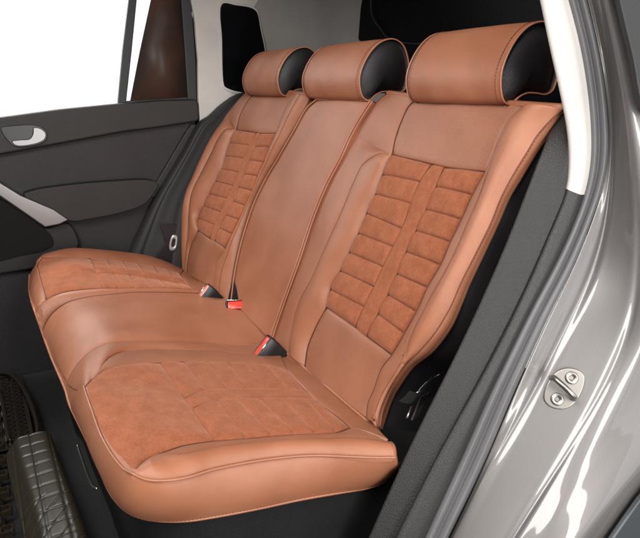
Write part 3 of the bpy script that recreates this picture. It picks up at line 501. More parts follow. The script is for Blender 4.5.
def centre_backrest():
    L = arr('cL'); R = arr('cR')
    P = ruled(L, R, 90, 220); P, n = puff(P, nB, .006, seam=.002, w=.006, sides='abc', wa=.0018, ws=18, seed=21)
    lea = MB(); lea.grid(P)
    l = curve(L, 200); r = curve(R, 200)
    for c, sx in ((l, -1), (r, 1)):
        lea.grid(np.array([c, c + np.array([sx * .0015, 0, 0]) - nB * .008, c - nB * .03]))
    t = curve(np.array([L[0], R[0]]), 30)
    lea.grid(np.array([t, t + eB * .003 - nB * .006, t - nB * .04]))
    o = lea.build('centre_backrest', TAN, seat, label='smooth leather fold-down centre section with piped edge')
    loop = np.concatenate([rev(l), curve(np.array([L[0], (L[0] + R[0]) / 2 + eB * .001, R[0]]), 30)[1:-1], r])
    pipe(loop + nB * .0030, .0022); pipe(loop - nB * .004, .003)
    b = curve(np.array([L[-1], (L[-1] + R[-1]) / 2, R[-1]]), 40)
    stitches('dark', row_at(P, .014)[6:], nB); stitches('dark', row_at(P, .014, 'b')[6:], nB)
    flush(o)
    return o
centre_backrest()
# dark gap filler behind the three sections, black side shell and back of the seat
sh = MB()
bk = np.array([[(x, 0, 0) + eB * s - nB * .03 for s in (-.06, .2, .45, .665)] for x in (-.62, -.2, .2, .56)]); sh.grid(bk)
c2 = curve(arr('nE2'), 60)
sh.grid(np.array([c2 + np.array([-.012, .010, -.004]), c2 + np.array([-.004, .022, -.006]), c2 + np.array([.004, .045, -.012]), c2 + np.array([.006, .09, -.03]), c2 + np.array([.0, .16, -.06]), c2 + np.array([-.04, .20, -.08])]))
c3 = curve(arr('fO'), 60)
sh.grid(np.array([c3 + np.array([.01, .006, 0]), c3 + np.array([.004, .06, -.02]), c3 + np.array([.03, .14, -.05])]))
sh.build('backrest_shell', DKL, seat)

# ---- cushion
lea = MB(); st = 'light'; std = 'dark'
def addp(P, ref, big, m=0, **kw):
    Q, n = puff(P, np.array(ref, float), big, **kw); lea.grid(Q, m=m); return Q
up = nC; front = np.array([0, -1, .2])
s1 = join(arr('s1r'), arr('s1f')); s2 = join(arr('s2r'), arr('s2f'))
Pm = coons(s1, s2, arr('mbite'), arr('mhem'), 260, 150); Pm, nn = puff(Pm, up, .016, seam=.004, w=.010, sides='cd', bigdir='v', wa=.002, ws=14, seed=31, tent=.8, fadeb=.05); lea.grid(Pm)
# far leather strip, border, near strips
fs_in = join(arr('fsN'), arr('fq3')); A = join(rev(arr('fseam')), fs_in); Bc = rev(s1)
addp(ruled(A, Bc, 30, 220), up, .003, sides='ab', wa=.001, seed=32)
fs_out = join(arr('fsF'), arr('fq0'))
c0 = arr('c0')
Q = coons(join(np.array([arr('fpip')[0]]), fs_out[1:]), c0, np.array([fs_out[0], c0[0]]), np.array([fs_out[-1], c0[-1]]), 120, 30)
addp(Q, up, .004, sides='c', bigdir='v', wa=.001)
addp(coons(arr('fqr'), arr('fbite'), np.array([arr('fqr')[0], arr('fbite')[0]]), np.array([arr('fqr')[-1], arr('fbite')[-1]]), 40, 30), up, .002, sides='c', wa=.0005)
s3 = join(arr('s3'), arr('s3f'))
P5a = addp(ruled(s2, s3, 34, 260), up, .004, seam=.0016, w=.004, sides='a', wa=.0006, seed=33)
ns_far = join(arr('nsF'), arr('nq0')); s3seg = join(rev(arr('s3')), )  # front -> rear
A5 = join(np.array([arr('s3f')[1]]), s3seg)
P5b = addp(ruled(A5, join(arr('nsF')[1:], arr('nq0'), rev(arr('nls'))[:0] if False else arr('nq0')[-1:]), 30, 220), up, .003, m=1, seam=.0016, w=.004, sides='b', wa=.0006, seed=34)
P8 = addp(coons(arr('nqr'), arr('rbite'), rev(np.array([arr('rbite')[0], arr('nqr')[0]])), arr('nrs'), 80, 40), up, .003, m=1, sides='c', wa=.001, seed=35)
ns_near = join(arr('nsN'), arr('nq3')); SS = arr('nSS'); PS = arr('npips'); PF = arr('npipf')
a7 = ns_near[2:]
P7a = addp(ruled(a7, SS[:], 24, 220), up, .002, m=1, seam=.003, sides='ab', wa=.0008, seed=36)
b7 = join(ns_near[:3], SS[1:])
P7b = ruled(b7, PS, 50, 260); P7b, nn = puff(P7b, np.array([.4, 0, .9]), .016, seam=.003, sides='ab', wa=.0015, ws=20, seed=37); lea.grid(P7b)
# front faces
H = arr('nhem'); top = join(rev(arr('s3f'))[2:3], PF, PS)
top = join(PF, PS)
Pf = ruled(top, H, 50, 360)
# push the face outwards, skirt like
cen = np.array([0.1, 0, 0]); nn = orient(normals(Pf), np.array([.5, -.8, 0]))
Pf, nn = puff(Pf, np.array([.6, -.7, 0]), .010, seam=.003, sides='a', wa=.002, ws=16, seed=38); lea.grid(Pf)
e1 = np.vstack([P7b[1:-1, -2], Pf[1:-1, -2][3:]]); e0 = e1.mean(0)
rows = [e1]
for k_, dy in ((.985, .004), (.93, .009), (.80, .013), (.50, .016), (.05, .017)):
    q_ = e0 + (e1 - e0) * k_ + np.array([-.02 * (1 - k_), dy * .6, 0]); rows.append(q_)
lea.grid(np.array(rows))
Ff = coons(arr('fpip'), arr('fhem'), np.array([arr('fpip')[0], arr('fhem')[0]]), arr('fseam'), 50, 40)
addp(Ff, front, .004, sides='c', bigdir='v', wa=.001)
fcl = arr('fhem')[0]; c0c = curve(c0, 80)
lea.grid(np.array([c0c, c0c + np.array([-.006, 0, -.02]), c0c + np.array([-.006, 0, -.08])]))
for c in (curve(np.concatenate([arr('fhem'), arr('mhem')[:1], arr('mhem')[1:], arr('hem45')[1:], H[1:]]), 420),):
    pipe(c, .0030)
    hem = c
lea.grid(np.array([hem, hem + np.array([0, .012, .010]), hem + np.array([0, .035, .03])])[:, 3:230])
# piping on the shoulders
pipe(curve(top, 420) + np.array([0.001, -.001, .0018]), .0021)
pipe(curve(arr('fpip'), 80) + np.array([0, -.001, .0018]), .0021)
# rear edge of the cushion runs under the backrest
und = MB()
stitches(std, row_at(Pf, .010, 'b'), np.array([.5, -.7, 0]), r=.0006)
stitches(st, row_at(P7b, .0035)[20:], nC); stitches(std, row_at(P7a, .003, 'b'), nC, r=.0004)
stitches(st, row_at(P5b, .0035)[10:], nC, r=.0005); stitches(std, row_at(P5a, .003, 'b')[:190], nC, r=.0004)
cushion = lea.build('seat_cushion', [TAN, TAN2], seat, label='long leather bench cushion with two suede seats')
for c_ in (s1, s2, arr('s3'), ns_far, ns_near, fs_in, fs_out, arr('nqr')): seamline(c_, nC, .002, .0008)
seamline(SS, nC, .0022, .0006)
flush(cushion)
q = MB(); u0 = np.array([[(x, -y * math.cos(ti), y * math.sin(ti)) for y in np.linspace(.02, .44, 20)] for x in np.linspace(-.60, .60, 20)]) - nC * .018
q.grid(u0); q.build('foam_backing', THRD, cushion)
SEAMC = mat('rust thread', (.40, .15, .08), .8)[0]
# suede of the near seat: plain nose and quilted rear
def suede_seat(names_q, nose, label, per, ku, seed):
    mb = MB()
    Q = quilt(names_q, nC, ku, per, None, thr=SEAMC, pf=.0022, gr=.0022, strip=(1,), pad=.003, seed=seed); mb.grid(Q)
    L_, R_, F_, B_ = nose
    P = coons(arr(L_), arr(R_), arr(F_), arr(B_), 110, 110)      # u along the sides, v across
    P, n = puff(P, nC, .010, seam=.003, sides='abcd', bigdir='uv', wa=.004, ws=24, seed=seed + 3); mb.grid(P)
    o = mb.build('suede_panel', SUE, cushion, label=label); flush(o); return o
suede_seat(['nq0', 'nq1', 'nq2', 'nq3'], ('nsF', 'nsN', 'npipf', 'nqf'), 'near seat suede panel', 36, (60, 20, 60), 41)
suede_seat(['fq0', 'fq1', 'fq2', 'fq3'], ('fsF', 'fsN', 'fpip', 'fqf'), 'far seat suede panel', 20, (30, 10, 30), 51)
# seat base under the hem
bs = MB(); hh = hem[::3]; inner = hh + np.array([0, .018, .004]) ; inner[:, 0] -= .012 * np.clip((hh[:, 0] - .55) / .08, 0, 1)
lo = inner.copy(); lo[:, 2] = -.20; lo[:, 1] += .03; lo2 = lo.copy(); lo2[:, 2] = -.36; lo2[:, 1] += .02
md = inner * .6 + lo * .4; md[:, 1] += .002
bs.grid(np.array([inner, inner + np.array([0, 0, -.006]), md, lo, lo2])); sbase = bs.build('seat_base', BASE, seat)
rl = MB(); rl.tube(spline(arr('lever')), .003, 8)
rl.build('release_lever', CHR, seat)

# ---- headrests
prof = np.array([(.262, .612), (.243, .618), (.232, .643), (.231, .669), (.242, .699), (.265, .731), (.295, .752), (.330, .758), (.358, .745), (.374, .716), (.380, .685), (.377, .660), (.369, .638), (.350, .630), (.325, .632), (.300, .632), (.280, .625)])
pr = resample(spline(np.array([(0, a, b) for a, b in prof]), 8, closed=True), 120)[:, 1:]
cen = pr.mean(0)
def headrest(x0, x1, label, dz=0, dy=0, s=1.):
    lea = MB(); K = 40; rings = []
    base = cen + (pr - cen) * s + np.array([dy, dz])
    c2 = cen + np.array([dy, dz])
    for i in range(K):
        t = i / (K - 1); x = x0 + (x1 - x0) * t; e = min(t, 1 - t) * (x1 - x0)
        k = 1 + .035 * (1 - math.exp(-e / .03)) - .02 * math.exp(-e / .004)
        ring = c2 + (base - c2) * k; rings.append(np.c_[np.full(len(ring), x), ring])
    R = np.array(rings); n = np.sin(R[..., 0] * 70 + R[..., 2] * 40) * .0005; R[..., 1] += n
    lea.grid(R, wrap=True)
    o = lea.build('headrest', TAN, seat, label=label)
    for x, sgn in ((x0, -1), (x1, 1)):
        st = MB(); cap = MB(); rr = []
        for k, d in ((1.0, -.001), (.97, -.006), (.93, -.0075), (.86, -.004), (.70, .004), (.45, .009), (.2, .011), (.01, .0112)):
            rr.append(np.c_[np.full(len(base), x + sgn * d), c2 + (base - c2) * k])
        cap.grid(np.array(rr), wrap=True); cap.build('end_cap', DKL, o, label='black leather end of the headrest')
        ring = np.c_[np.full(len(base), x + sgn * .001), c2 + (base - c2) * 1.0]
        pipe(np.vstack([ring, ring[:1]]), .0019)
        g = c2 + (base - c2) * 1.03; line = np.c_[np.full(len(g), x - sgn * .011), g]
        L = length(line); kk = int(L / .0062)
        for i in range(kk):
            Q = resample(line, 2, np.array([i / kk, (i + .68) / kk])); 
            if np.linalg.norm(Q[1] - Q[0]) < .02: st.tube(Q, .0007, 5, cap=False)
        PEND.append(('stitching', st, THRD))
    flush(o)
    for x in (x0 + (x1 - x0) * .3, x0 + (x1 - x0) * .7):
        ps = MB(); ps.tube(np.array([(x, .30 + dy, .64 + dz), (x, .27 + dy, .56 + dz)]), .006, 12); ps.build('post', CHR, o)
headrest(.342, .622, 'large headrest nearest the open door')
headrest(-.150, .150, 'middle headrest')
headrest(-.598, -.316, 'far headrest next to the quarter window', dz=.005)

# ================================================================== BUCKLES
def frame_from(d, n):
    d = np.array(d, float); d /= np.linalg.norm(d); n = np.array(n, float); n = n - d * (n @ d); n /= np.linalg.norm(n); s = np.cross(d, n)
    return d, s, n
def buckle(loc, d, n, label, mbtn, w=.045, l=.062, t=.022):
    o = empty('seat_belt_buckle', tuple(loc), label, 'seat belt buckle', 'seat belt buckles between cushion and backrest')
    d, s, n = frame_from(d, n); loc = np.array(loc)
    def sect(a, ww, tt):       # rounded rectangle across the buckle
        pts = []
        for cx, cy, a0 in ((1, 1, 0), (-1, 1, 90), (-1, -1, 180), (1, -1, 270)):
            for q in range(5):
                A = math.radians(a0 + q * 22.5); r = .005
                pts.append(loc + d * a + s * (cx * (ww/2 - r) + r * math.cos(A)) + n * (cy * (tt/2 - r) + r * math.sin(A)))
        return pts
    mb = MB(); P = np.array([sect(-l, w*.62, t*.55), sect(-l*.7, w*.72, t*.7), sect(-l*.3, w*.95, t*.95), sect(-.004, w, t), sect(0, w*.96, t*.92), sect(-.001, w*.86, t*.74), sect(-.007, w*.84, t*.7)])
    mb.grid(P, wrap=True); k = 20; mb.f += [tuple(range(k))[::-1], tuple(range(6*k, 7*k))]; mb.m += [0, 0]
    mb.build('housing', BLK, o)
    b = MB(); P = np.array([sect(-.006, w*.82, t*.66), sect(.0005, w*.82, t*.66), sect(.0015, w*.76, t*.56)]); b.grid(P, wrap=True); b.f += [tuple(range(2*k, 3*k))]; b.m += [0]
    b.build('release_button', mbtn, o)
    sl = MB(); c = loc + d * .0012 + n * t * .42; sl.box(c, (w * .84, .003, .0022), np.stack([s, d, n], 1)); sl.build('slot_frame', CHR, o)
    sp = MB(); sp.tube(spline(np.array([loc - d * l * .9, loc - d * (l + .02), loc - d * (l + .05) - n * .02])), .010, 8); sp.build('stalk', BLK, o)
    return o
buckle(hitp['b1'], (-.15, -.72, .66), (-1, 0, 0), 'black belt buckle with a pale pink button, farthest from the open door', PINK, w=.062, t=.036, l=.085)
buckle(hitp['b2'], (.72, -.15, .50), (-.3, .1, .9), 'black belt buckle with a bright red button turned towards the viewer, middle of the three', RED, w=.058, t=.034, l=.08)
buckle(hitp['b3'], (-.15, -.72, .66), (1, 0, 0), 'black belt buckle with red button and chrome edge, nearest the open door', RED, w=.064, t=.038, l=.09)

# ================================================================== NEAR SIDE OF THE BODY
def loft(names, n, per, smooth=True):
    R = [curve(arr(a) if isinstance(a, str) else a, n) for a in names]
    if not smooth: return np.array(R)
    P = []
    for j in range(n): P.append(spline(np.array([r[j] for r in R]), per))
    return np.array(P).transpose(1, 0, 2)
body = empty('car_body', (.8, .4, -.35), 'silver car body around the open doorway with cream pillar trim and grey seals', 'car body')
def sm(P, k=9):
    K = np.exp(-np.linspace(-2, 2, 2*k+1) ** 2); K /= K.sum()
    Q = np.vstack([2*P[0] - P[1:k+1][::-1], P, 2*P[-1] - P[-k-1:-1][::-1]])
    return np.stack([np.convolve(Q[:, i], K, 'valid') for i in range(3)], 1)
T0, R0, R1, R3 = (sm(curve(arr(k), 160)) for k in ('T0', 'R0', 'R1', 'R3'))
T0 = sm(T0, 18)
# inner trim panel between seat and door opening
mb = MB(); rows = []
for t in np.linspace(0, 1, 24):
    x = T0 * (1 - t) + R0 * t; x = x + np.array([.020, .035, -.005]) * (math.sin(math.pi * t) * .5); rows.append(x)
rows = [T0 + np.array([-.03, .10, 0]), T0 + np.array([-.012, .02, 0])] + rows
mb.grid(np.array(rows)); mb.build('wheel_arch_trim', PLA, body)
# strip: cream above, grey below
def strip(a, b, name, m):
    i0, i1 = int(a * 160), int(b * 160); A = R0[i0:i1]; B = R1[i0:i1]; out = np.array([.012, -.012, 0])
    P = [A + np.array([-.004, .02, 0]), A + np.array([-.001, .004, 0])]
    for t in np.linspace(0, 1, 14): P.append(A * (1-t) + B * t + out * (1 - (2*t - 1) ** 4) * .5)
    P += [B + np.array([.0, .006, 0]), B + np.array([-.004, .02, 0])]
    P = np.array(P); mb = MB(); mb.grid(P)
    e = P[:, 0] if a > .01 else P[:, -1]
    mb.grid(np.array([e, e + np.array([-.004, .008, 0])]))
    mb.build(name, m, body)
# split where the two trims meet
zz = R0[:, 2]; isp = int(np.argmin(np.abs(zz - arr('R0')[7][2])))
strip(0, (isp + 1) / 160, 'pillar_trim', CREAM); strip(isp / 160, 1, 'sill_trim', STRIP)
# rubber seal
P = []
for t, h in ((-.02, -.03), (0, -.012), (.06, -.010), (.14, .002), (.24, .008), (.36, .007), (.46, -.001), (.52, -.004), (.60, .002), (.72, .009), (.84, .008), (.94, .001), (1.0, -.006), (1.02, -.02)):
    P.append(R1 * (1-t) + R3 * t + np.array([.75, -.65, 0]) * h)
mb = MB(); S = np.array([spline(np.array([p[j] for p in P]), 3) for j in range(160)]).transpose(1, 0, 2); mb.grid(S); mb.build('door_seal', RUB, body)
# painted jamb and flank
ZG = np.linspace(.80, -.27, 160)
def zrail(n, k=20):
    Q = spline(arr(n)); Q = Q[np.argsort(Q[:, 2])]; z = Q[:, 2]; res = []
    K = np.exp(-np.linspace(-2, 2, 2*k+1) ** 2); K /= K.sum()
    for c_ in (0, 1):
        y = Q[:, c_]; out = np.interp(ZG, z, y); lo = (y[12] - y[0]) / (z[12] - z[0]); hi = (y[-1] - y[-13]) / (z[-1] - z[-13])
        out = np.where(ZG < z[0], y[0] + (ZG - z[0]) * lo, out); out = np.where(ZG > z[-1], y[-1] + (ZG - z[-1]) * hi, out)
        res.append(np.convolve(np.r_[2*out[0] - out[1:k+1][::-1], out, 2*out[-1] - out[-k-1:-1][::-1]], K, 'valid'))
    return np.stack([res[0], res[1], ZG], 1)
ZR = {k: zrail(k) for k in ('R3', 'La', 'Lb', 'Lc', 'Ld', 'Le', 'Lf')}
def mix(a, b, t, off=(0, 0, 0)): return ZR[a] * (1-t) + ZR[b] * t + np.array(off)
rails = [mix('R3', 'La', 0, (-.004, .015, 0)), mix('R3', 'La', 0), mix('R3', 'La', .4), mix('R3', 'La', .70), mix('La', 'Lb', 0, (-.0016, .0026, 0)), mix('La', 'Lb', .14),
         mix('La', 'Lb', .3), mix('La', 'Lb', .7), mix('La', 'Lb', .88), mix('La', 'Lb', 1, (-.0012, .0022, 0)), mix('Lb', 'Lc', .25, (.001, .002, 0)), mix('Lb', 'Lc', .9, (0, .006, 0)),
         mix('Lc', 'Ld', .8, (0, .004, 0)), mix('Ld', 'Le', .2, (.002, 0, 0)), mix('Ld', 'Le', .6, (.008, 0, 0)), mix('Ld', 'Le', 1, (.006, 0, 0)), mix('Le', 'Lf', .4, (.003, 0, 0)), ZR['Lf'],
         ZR['Lf'] + np.array([.0, .35, .0])]
P = np.array([spline(np.array([r[j] for r in rails]), 6) for j in range(160)]).transpose(1, 0, 2)
mb = MB(); mb.grid(P); mb.build('quarter_panel', PAINT, body)

def plate(name, cn, m, parent, axis=(1, 0, 0), thick=.02, bevel=.004, sm=True, pts=None, per=5, **kw):
    P = arr(cn) if pts is None else np.array(pts); C = spline(P, per, closed=True) if sm else P
    mb = MB(); n = len(C); a = np.array(axis, float) * thick
    mb.add(np.vstack([C, C - a]), [tuple(range(n)), tuple(range(2*n - 1, n - 1, -1))] + [(i, i + n, (i+1) % n + n, (i+1) % n) for i in range(n)])
    o = mb.build(name, m, parent, bevel=bevel, **kw)
    bm = bmesh.new(); bm.from_mesh(o.data); bmesh.ops.recalc_face_normals(bm, faces=bm.faces); bm.to_mesh(o.data); bm.free()
    return o
mb = MB(); mb.grid(np.array([[arr('dback')[0], arr('dback')[1], arr('dback')[2]], [arr('dback')[5], arr('dback')[4], arr('dback')[3]]])); mb.build('gap_light_blocker', RUBD, body)  # added dark sheet, blocks the slit of light between window frame and pillar
mb = MB(); mb.tube(spline(arr('gap')), .0022, 8); mb.build('panel_gap', RUBD, body)
plate('bumper', 'liner', mat('blue grey plastic', (.06, .068, .075), .3)[0], body, thick=.01, bevel=.003, sm=False)
plate('side_window_trim', 'glassR', RUBD, body, thick=.01, bevel=.002, per=3)

# striker, bolted on the jamb
def striker():
    c = np.array([.822, .2700, .1200])
    # jamb plane through nearby rails
    a = curve(arr('La'), 160); b = curve(arr('Lb'), 160); j = int(np.argmin(np.abs(a[:, 2] - c[2])))
    pa = a[j]; pb = b[int(np.argmin(np.linalg.norm(b - pa - np.array([.075, 0, 0]), axis=1)))]
    along = a[j - 6] - a[j + 6]; along /= np.linalg.norm(along); across = pb - pa; across -= along * (across @ along); across /= np.linalg.norm(across)
    n = np.cross(across, along); n = n if n[1] < 0 else -n
    return along, across, n
al, ac, sn = striker()
STR_C = np.array(STRIKER) if 'STRIKER' in globals() else np.array([.812, .262, .118])
M3 = lambda u_, v_, w_=0: STR_C + al * u_ + ac * v_ + sn * w_
out = [(.040, .010), (.036, .021), (.022, .027), (0, .029), (-.024, .024), (-.038, .010), (-.042, -.008), (-.036, -.021), (-.020, -.027), (0, -.028), (.022, -.022), (.036, -.008)]
sk = new_obj('door_striker', None, body); sk.location = (0, 0, 0)
o = plate('striker_plate', None, STEEL, None, axis=tuple(sn), thick=.006, bevel=.0018, pts=[M3(a * 1.0, b, .011) for a, b in out]); bpy.data.objects.remove(sk)
o.name = 'door_striker'; o.data.transform(Matrix.Translation(-Vector(body.location))); o.parent = body
mb = MB(); lp = [M3(.006, -.026, .009), M3(.008, -.028, .024), M3(.008, -.025, .038), M3(.004, -.012, .044), M3(-.002, .006, .044), M3(-.006, .016, .038), M3(-.009, .021, .024), M3(-.010, .021, .009)]
mb.tube(spline(np.array(lp), 6), .0052, 14); mb.build('striker_loop', STEEL, o)
for u_, v_ in ((.022, .004), (-.024, -.002)):
    mb = MB(); rr = []
    for r_, w_ in ((.0115, .0108), (.0115, .0125), (.0100, .0138), (.0070, .0138), (.0058, .0128), (.0040, .0128), (.0036, .0105), (.0005, .0105)):
        rr.append([M3(u_ + r_ * math.cos(a), v_ + r_ * math.sin(a), w_) for a in np.linspace(0, 2 * math.pi, 25)[:-1]])
    mb.grid(np.array(rr), wrap=True); mb.build('screw', STEEL, o)

# ================================================================== FAR SIDE
Tl = curve(arr('fTrimL'), 60); Tt = curve(arr('fTrimTop'), 60)
mb = MB(); fo = curve(join(arr('fO')), 120); 
path = join(rev(arr('fTrimL')), arr('fTrimTop')[1:]); pc = curve(path, 120); fo = rev(fo) 
inn = fo.copy(); inn[:, 0] = -.70; inn += np.array([.03, .03, 0]); rows = []
for t, h in ((0, -.01), (.03, .004), (.10, .012), (.18, .010), (.24, .002), (.30, .0), (.45, .004), (.62, .006), (.70, .012), (.76, .013), (.85, .006), (1., 0)):
    rows.append(pc * (1-t) + inn * t + np.array([1, -.2, 0]) * h)
P = np.array([spline(np.array([r[j] for r in rows]), 4) for j in range(120)]).transpose(1, 0, 2)
mb.grid(P); mb.build('far_side_trim', PLC, body, label='dark side trim between far door and seat')
plate('far_pillar_trim', 'pillar', CREAMD, body, thick=.02, bevel=.005, sm=False)
qf = arr('qwin'); cq = qf.mean(0); 
plate('window_surround', None, CREAMD, body, thick=.012, bevel=.003, pts=cq + (qf - cq) * 1.05 + np.array([-.001, 0, 0]), sm=True, per=6)
plate('quarter_window', 'qwin', GLS, body, thick=.008, bevel=.002, per=6)
# inner wall and tailgate area behind the seat
mb = MB(); pts = [(-.800, .30), (-.795, .50), (-.790, .62), (-.775, .76), (-.72, .88), (-.62, .95), (-.40, .98), (.0, 1.0), (.5, .98), (.72, .85), (.76, .6), (.76, .42)]
sp = spline(np.array([(a, b, 0) for a, b in pts]), 8); rows = []
for z, ins in ((.45, 0), (.60, .0), (.80, .01), (.95, .03), (1.05, .07), (1.10, .16)):
    q = sp.copy(); q[:, 2] = z; q[:, 1] -= ins * np.clip((q[:, 1] - .5) / .3, 0, 1); q[:, 0] *= 1 - ins * .5; rows.append(q)
mb.grid(spline(np.array(rows).reshape(6, -1), 4).reshape(-1, len(sp), 3) if False else np.array(rows)); CW = plastic('grey cargo lining', (.30, .283, .266), .65, 500, .25)
mb.build('cargo_wall', CW, body)
glp = []
for (a, b), z in (((-.745, .80), .97), ((-.735, .81), .86), ((-.70, .85), .76), ((-.66, .87), .68), ((-.55, .90), .62), ((.70, .85), .62), ((.70, .85), 1.04), ((-.60, .86), 1.04)):
    glp.append((a, b - .03, z))
mb = MB()
c = np.array(glp); 
TGM = mat('dark tailgate glass', (.003, .003, .0035), .35, spec=.12)[0]
o = plate('tailgate_window', None, TGM, body, axis=(0, -1, 0), thick=.02, bevel=.006, pts=arr('tgate').tolist(), sm=False)
mb = MB(); mb.tube(spline(arr('tgtrim')), .003, 8); mb.build('tailgate_trim', RUBD, body)
mb = MB(); mb.box((-.02, .62, 1.13), (1.66, 1.1, .04)); mb.build('headliner', CREAMD, body, bevel=.01)
mb = MB(); mb.box((0, .70, .40), (1.5, .75, .04)); mb.build('parcel_cover', CARP, body)
mb = MB(); mb.box((-.40, -.9, 1.17), (.85, 1.9, .03)); mb.build('roof_panel', PAINT, body)

# far door
door = empty('rear_door', (-.8, -.5, -.35), 'far rear car door seen from inside, dark plastic with silver pull handle trim', 'car door')
plate('door_panel', None, PLB, door, thick=.04, bevel=.003, sm=False, pts=[(-.80, -1.7, .36), (-.80, .10, .55), (-.80, .118, .515), (-.80, .085, .42), (-.80, .02, .33), (-.80, -.06, .20), (-.80, -.15, .04), (-.80, -.30, -.2), (-.80, -.34, -.36), (-.80, -1.7, -.36)])
plate('belt_pad', 'dBelt', PLA, door, thick=.05, bevel=.012, sm=False, label='padded belt line along the top of the door')
plate('panel_edge', 'dEdge', PLA, door, thick=.03, bevel=.004, sm=False)
plate('armrest', 'dArm', PLA, door, thick=.05, bevel=.014, per=6)
plate('pocket_rim', 'dPocketRim', PLA, door, thick=.04, bevel=.010, per=6)
plate('door_pocket', 'dPocket', CARP, door, thick=.04, bevel=.003, per=6)
plate('trim_strip', 'dSilver', SATIN, door, thick=.05, bevel=.006, sm=False, label='brushed silver pull handle trim')
hr = plate('inner_handle', 'hRec', BLK, door, thick=.01, bevel=.002, per=6)
plate('lever', 'hLev', SATIN, hr, thick=.012, bevel=.004, per=6); 
lv = [c for c in bpy.data.objects if c.name == 'lever'][0]
wf = plate('window_frame', 'bar1', RUBD, door, thick=.02, bevel=.003, sm=False)
plate('quarter_frame', 'bar2', RUBD, door, thick=.03, bevel=.004, sm=False)
plate('lower_frame', 'barB', RUBD, door, thick=.02, bevel=.002, sm=False)
plate('tinted_pane', 'tint', TINT, door, thick=.005, bevel=0, sm=False, label='tinted quarter glass with the brown seat reflection painted in')
mb = MB(); mb.tube(arr('dseal'), .012, 8); mb.build('weatherstrip', RUBD, body)
mb = MB(); mb.grid(np.array([[(-.812, -.16, .585), (-.812, .10, .60)], [(-.805, -.13, 1.1), (-.805, .13, 1.1)]])); mb.build('clear_pane', CLEAR, door)

# far seat belt tongue
bt = empty('seat_belt', (-.72, -.0, .08), 'black seat belt with white tongue between the far side trim and the backrest', 'seat belt')
plate('belt_webbing', 'beltslot', BLK, bt, thick=.006, bevel=.001, sm=False)
tg = arr('tongue'); tc = tg.mean(0); mb = MB()
o_ = spline(tg, 5, closed=True); i_ = tc + (o_ - tc) * .52
mb.grid(np.array([o_ + (-.004, 0, 0), o_, i_, i_ + (-.004, 0, 0)]), wrap=True)
mb.build('tongue', WHT, bt)
# near seat belt hardware in the gap beside the backrest
nb = empty('seat_belt', (.66, .08, .05), 'black seat belt end and anchor stuffed into the gap beside the near backrest', 'seat belt')
mb = MB(); c = spline(np.array([hitp['n1'], hitp['n2'], hitp['n3'], hitp['n4']]), 8); wd = np.array([.0, .012, .008])
mb.grid(np.array([c - wd, c + np.array([.002, 0, 0]), c + wd])); mb.build('belt_webbing', CARP, nb)
for a_, b_ in (('n5', 'n6'), ('n7', 'n8')):
    mb = MB(); mb.tube(np.array([hitp[a_], hitp[b_]]), .0022, 8); mb.build('anchor_pin', STEEL, nb)
mb = MB(); mb.tube(spline(np.array([hitp['n9'], hitp['n10'], hitp['n11']]), 8), .0008, 6); mb.build('belt_edge', SATIN, nb)
mb = MB()
for k in range(3): mb.tube(np.array([np.array(hitp['n12']) + (0, .006 * k, .003 * k), np.array(hitp['n13']) + (0, .008 * k, .002 * k)]), .003, 8)
mb.build('belt_anchor', DKL, nb)
plate('slot_shade_patch', 'slot', BLK, seat, axis=tuple(nB), thick=.004, bevel=.001, per=4, label='black patch painting the shade in the seam opening beside the centre section')  # flat black patch stands for the shade inside the opening

